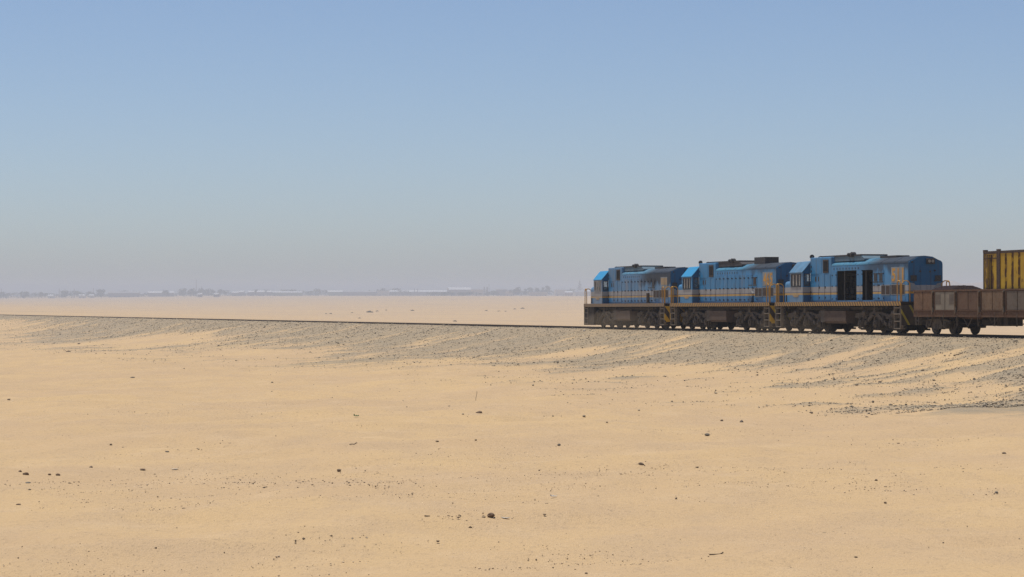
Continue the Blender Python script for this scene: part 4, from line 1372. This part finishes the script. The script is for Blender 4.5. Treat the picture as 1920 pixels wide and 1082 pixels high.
# town buildings
WALLC = {'white': (.62, .60, .56), 'cream': (.55, .47, .36), 'grey': (.25, .25, .26), 'dark': (.16, .15, .15), 'green': (.26, .33, .25), 'pink': (.45, .33, .27)}
M_WALL = {k_: worn(k_ + '_far_wall', c_, .1, .9, scale=.4, dark=.15) for k_, c_ in WALLC.items()}
M_RF = {'white': worn('white_sheet_roof', (.60, .60, .60), .03, .6, scale=.3, dark=.1), 'grey': worn('grey_sheet_roof', (.30, .30, .31), .1, .6, scale=.3), 'red': worn('red_roof', (.26, .12, .08), .1, .8, scale=.3)}
M_DOORD = worn('dark_doorway', (.05, .05, .05), .05, .9)
def building(px0, px1, Z, h, wall, roof, label, gable=True, depth=14):
    pc = (px0 + px1) / 2
    x, y, z = at_far(pc, Z)
    w_ = (px1 - px0) / F * Z * TS / 2
    h *= TS; depth *= TS
    d_ = depth / 2
    b = empty('shed' if gable else 'flat_roofed_building')
    b.location = (x, y, z)
    b.rotation_euler = (0, 0, math.sin(px0 * 1.7) * .12)
    hw = h * (.72 if gable else .9)
    MB().box(-w_, w_, -d_, d_, -1, hw).build('wall', M_WALL[wall], b)
    if gable:
        MB().prism([(-d_ - .5, hw - .1), (0, h), (d_ + .5, hw - .1), (d_ + .5, hw + .15), (0, h + .25), (-d_ - .5, hw + .15)], -w_ - .4, w_ + .4).build('roof', M_RF[roof], b)
    else:
        MB().box(-w_ - .3, w_ + .3, -d_ - .3, d_ + .3, hw + .003, h).build('roof', M_RF[roof], b)
    n = max(1, int(w_ / 5))
    for i in range(n):
        xx = -w_ + (i + .5) * 2 * w_ / n
        MB().box(xx - 1.1, xx + 1.1, -d_ - .08, -d_ - .002, .2, min(2.6, hw * .8)).build('doorway', M_DOORD, b)
    tag(b, label, 'building', 'buildings of the far town')
BLD = [
 (92, 101, 2450, 3.5, 'white', 'white', 'small white hut left of the far masts', True, 8),
 (148, 153, 2450, 3.6, 'white', 'white', 'left one of two tiny white huts among the far masts', True, 7),
 (155, 160, 2450, 3.6, 'white', 'white', 'right one of two tiny white huts among the far masts', True, 7),
 (167, 176, 2450, 3.4, 'cream', 'white', 'pale hut below the rightmost far mast', True, 8),
 (204, 262, 2600, 6.0, 'grey', 'grey', 'long grey shed right of the far masts', True, 16),
 (278, 326, 2650, 5.6, 'grey', 'white', 'long grey shed with a bright white roof line, left third', True, 16),
 (371, 379, 2350, 3.6, 'dark', 'white', 'small white-roofed hut below the pointed conifer', True, 8),
 (402, 410, 2350, 3.6, 'dark', 'white', 'small white-roofed hut right of the grove', True, 8),
 (436, 448, 2650, 4.6, 'grey', 'white', 'first bright white roof right of the grove', True, 12),
 (449, 458, 2650, 5.5, 'grey', 'white', 'second bright white roof right of the grove', True, 12),
 (466, 477, 2650, 5.5, 'grey', 'white', 'third bright white roof right of the grove', True, 12),
 (482, 496, 2650, 5.5, 'grey', 'white', 'fourth and longest bright white roof right of the grove', True, 12),
 (500, 509, 2650, 5.4, 'grey', 'white', 'fifth bright white roof, next to the pale-green shed', True, 12),
 (511, 566, 2600, 4.6, 'green', 'white', 'long pale-green shed in the left centre of the town', True, 14),
 (616, 644, 2700, 5.6, 'green', 'white', 'low pale-green block with white roof left of the long grey-green shed', True, 14),
 (645, 706, 2700, 5.4, 'grey', 'grey', 'long low grey-green shed in the centre of the town', True, 18),
 (708, 729, 2600, 5.2, 'white', 'white', 'bright white block at the left end of the long roof line', False, 12),
 (731, 842, 2750, 5.8, 'grey', 'white', 'very long grey building under a thin white roof line', True, 16),
 (840, 882, 2700, 9.0, 'grey', 'white', 'tall grey warehouse left of the twin chimneys', True, 24),
 (884, 905, 2650, 7.0, 'cream', 'white', 'cream building directly left of the twin chimneys', False, 14),
 (931, 950, 2650, 7.2, 'grey', 'white', 'pale grey block right of the twin chimneys', False, 12),
 (949, 965, 2640, 5.8, 'cream', 'grey', 'cream block next to the pale grey one', False, 12),
 (992, 1026, 2450, 4.0, 'cream', 'white', 'long cream wall-like building right of centre', False, 10),
 (1040, 1060, 2550, 6.4, 'white', 'white', 'white block left of the tallest conifer', False, 12),
 (1060, 1074, 2450, 4.8, 'pink', 'white', 'pinkish house in front of the white block', True, 12),
 (1076, 1100, 2550, 5.6, 'white', 'grey', 'white house under the tallest conifer', True, 12),
 (1101, 1130, 2600, 6.2, 'cream', 'white', 'cream house just behind the leading locomotive', True, 12),
]
for b_ in BLD:
    building(*b_)

# twin chimneys and masts
M_CHIM = worn('chimney_concrete', (.15, .145, .14), .1, .9)
for px, h, lb in ((908, 9.3, 'left, slimmer one of the twin chimneys'), (913.5, 9.0, 'right, stouter one of the twin chimneys')):
    x, y, z = at_far(px, 2600)
    h *= TS
    c = MB().cyl((0, 0, h / 2 - .5), 1.6 if px < 910 else 2.2, h + 1, 'z', 14, 1.4 if px < 910 else 1.9)
    o = empty('chimney'); o.location = (x, y, z)
    c.build('shaft', M_CHIM, o)
    MB().cyl((0, 0, h + .15), 1.7 if px < 910 else 2.2, .5, 'z', 14).build('rim', M_CHIM, o)
    tag(o, lb + ' in the far town', 'chimney', 'twin chimneys')
M_MAST = worn('mast_steel', (.14, .14, .15), .05, .7)
for px, top, wd, dish, lb in ((2, 541, .5, 0, 'far mast at the extreme left edge'), (111, 541, .55, 0, 'leftmost of the four far masts above the trees'), (122, 541, .45, 0, 'second of the four far masts above the trees'), (139, 541, .7, 0, 'third, thickest of the four far masts above the trees'),
                         (175, 540, .5, 1, 'rightmost of the four far masts, with a small head'), (368, 525, .45, 1, 'tallest far mast, rising from the dense grove'), (480, 544, .4, 0, 'slim far mast above the bright white roofs'), (777, 541, .5, 0, 'left one of two slim posts above the long white roof line'), (783, 541, .6, 0, 'right one of two slim posts above the long white roof line'), (917, 533, .35, 1, 'thin mast with a small head right of the twin chimneys')):
    x, y, z = at_far(px, 2650)
    h = (551 - top) / F * 2650 * TS + CAMZ - z
    wd *= TS
    o = empty('mast'); o.location = (x, y, z)
    MB().cyl((0, 0, h / 2 - .5), wd, h + 1, 'z', 8, wd * .55).build('pole', M_MAST, o)
    if dish:
        MB().box(-.8, .8, -.5, .5, h - 1.6, h - .2).build('mast_head', M_MAST, o)
    else:
        MB().box(-.7, .7, -.08, .08, h - .5, h - .35).build('cross_arm', M_MAST, o)
    tag(o, lb, 'mast', 'masts over the far town')

# low hills beyond the wagon
def hills(pxs, Z, h, name, label, seed, col):
    x0 = (pxs[0] - 960) / F * Z; x1 = (pxs[1] - 960) / F * Z
    nx, ny = 60, 14
    vs, fs = [], []
    for i in range(nx + 1):
        for j in range(ny + 1):
            x = x0 + (x1 - x0) * i / nx; y = Z + (j / ny - .5) * 500
            e = math.sin(math.pi * i / nx) ** .6 * math.sin(math.pi * j / ny)
            hh = h * e * (.35 + .9 * float(fbm(np.array(x / 60.0), np.array(y / 120.0), seed, 4)))
            vs.append((x, y, ground_at(x, y) - 1.5 + hh))
    for i in range(nx):
        for j in range(ny):
            a = i * (ny + 1) + j
            fs.append((a, a + ny + 1, a + ny + 2, a + 1))
    m = MB(); m.add(vs, fs)
    o = m.build(name, worn(name + '_soil', col, .1, .95, scale=.02, dark=.25), None, True)
    return tag(o, label, 'hill', kind='structure')
hills((1560, 2060), 6500, 40, 'sand_hill', 'low hazy sand hills beyond the wagon', 8, (.36, .27, .19))

# ------------------------------------------------------------------ dust raised by the wheels
def dust_cloud(u0, u1, v0, hw_, ht, dens, label, seed):
    n, mseg = 30, 14
    vs, fs = [], []
    L_ = u1 - u0
    for i in range(n + 1):
        t = i / n
        env = max(.02, math.sin(math.pi * t)) ** .6
        for j in range(mseg):
            a = 2 * math.pi * j / mseg
            w = 1 + .35 * (float(vnoise(np.array(t * 9.0), np.array(j * .9), seed)) - .5)
            vs.append((u0 + L_ * t, v0 + hw_ * env * w * math.cos(a), -.05 + ht * env * w * (math.sin(a) * .5 + .5)))
    for i in range(n):
        for j in range(mseg):
            fs.append((i * mseg + j, i * mseg + (j + 1) % mseg, (i + 1) * mseg + (j + 1) % mseg, (i + 1) * mseg + j))
    fs.append(tuple(range(mseg))[::-1]); fs.append(tuple(range(n * mseg, (n + 1) * mseg)))
    m = MB(); m.add(vs, fs)
    mt = bpy.data.materials.new('blown_dust'); mt.use_nodes = True
    for q_ in list(mt.node_tree.nodes):
        if q_.type == 'BSDF_PRINCIPLED':
            mt.node_tree.nodes.remove(q_)
    pv_ = mt.node_tree.nodes.new('ShaderNodeVolumePrincipled')
    pv_.inputs['Color'].default_value = (.80, .66, .48, 1)
    pv_.inputs['Density'].default_value = dens
    mt.node_tree.links.new(pv_.outputs[0], mt.node_tree.nodes['Material Output'].inputs['Volume'])
    o = m.build('dust_cloud', mt, None, True)
    on_line(o, 0)
    return tag(o, label, 'dust', kind='stuff')
dust_cloud(-13.5, 2.0, 1.6, 1.3, 1.2, .022, 'thin brown dust blown up round the wheels of the leading locomotive', 3)
dust_cloud(-40.0, -29.0, 1.5, 1.1, .9, .014, 'thin brown dust round the front wheels of the rear locomotive', 5)

# ------------------------------------------------------------------ haze
hz = MB().box(-7500, 7500, -600, 12500, -14, 42).build('haze', bpy.data.materials.new('haze_air'))
hm = hz.data.materials[0]; hm.use_nodes = True
for n_ in list(hm.node_tree.nodes):
    if n_.type == 'BSDF_PRINCIPLED':
        hm.node_tree.nodes.remove(n_)
pv = hm.node_tree.nodes.new('ShaderNodeVolumePrincipled')
pv.inputs['Color'].default_value = (.63, .70, .815, 1)
pv.inputs['Density'].default_value = .00023
pv.inputs['Anisotropy'].default_value = .0
hm.node_tree.links.new(pv.outputs[0], hm.node_tree.nodes['Material Output'].inputs['Volume'])
tag(hz, 'pale dusty haze over the plain', 'haze', kind='stuff')
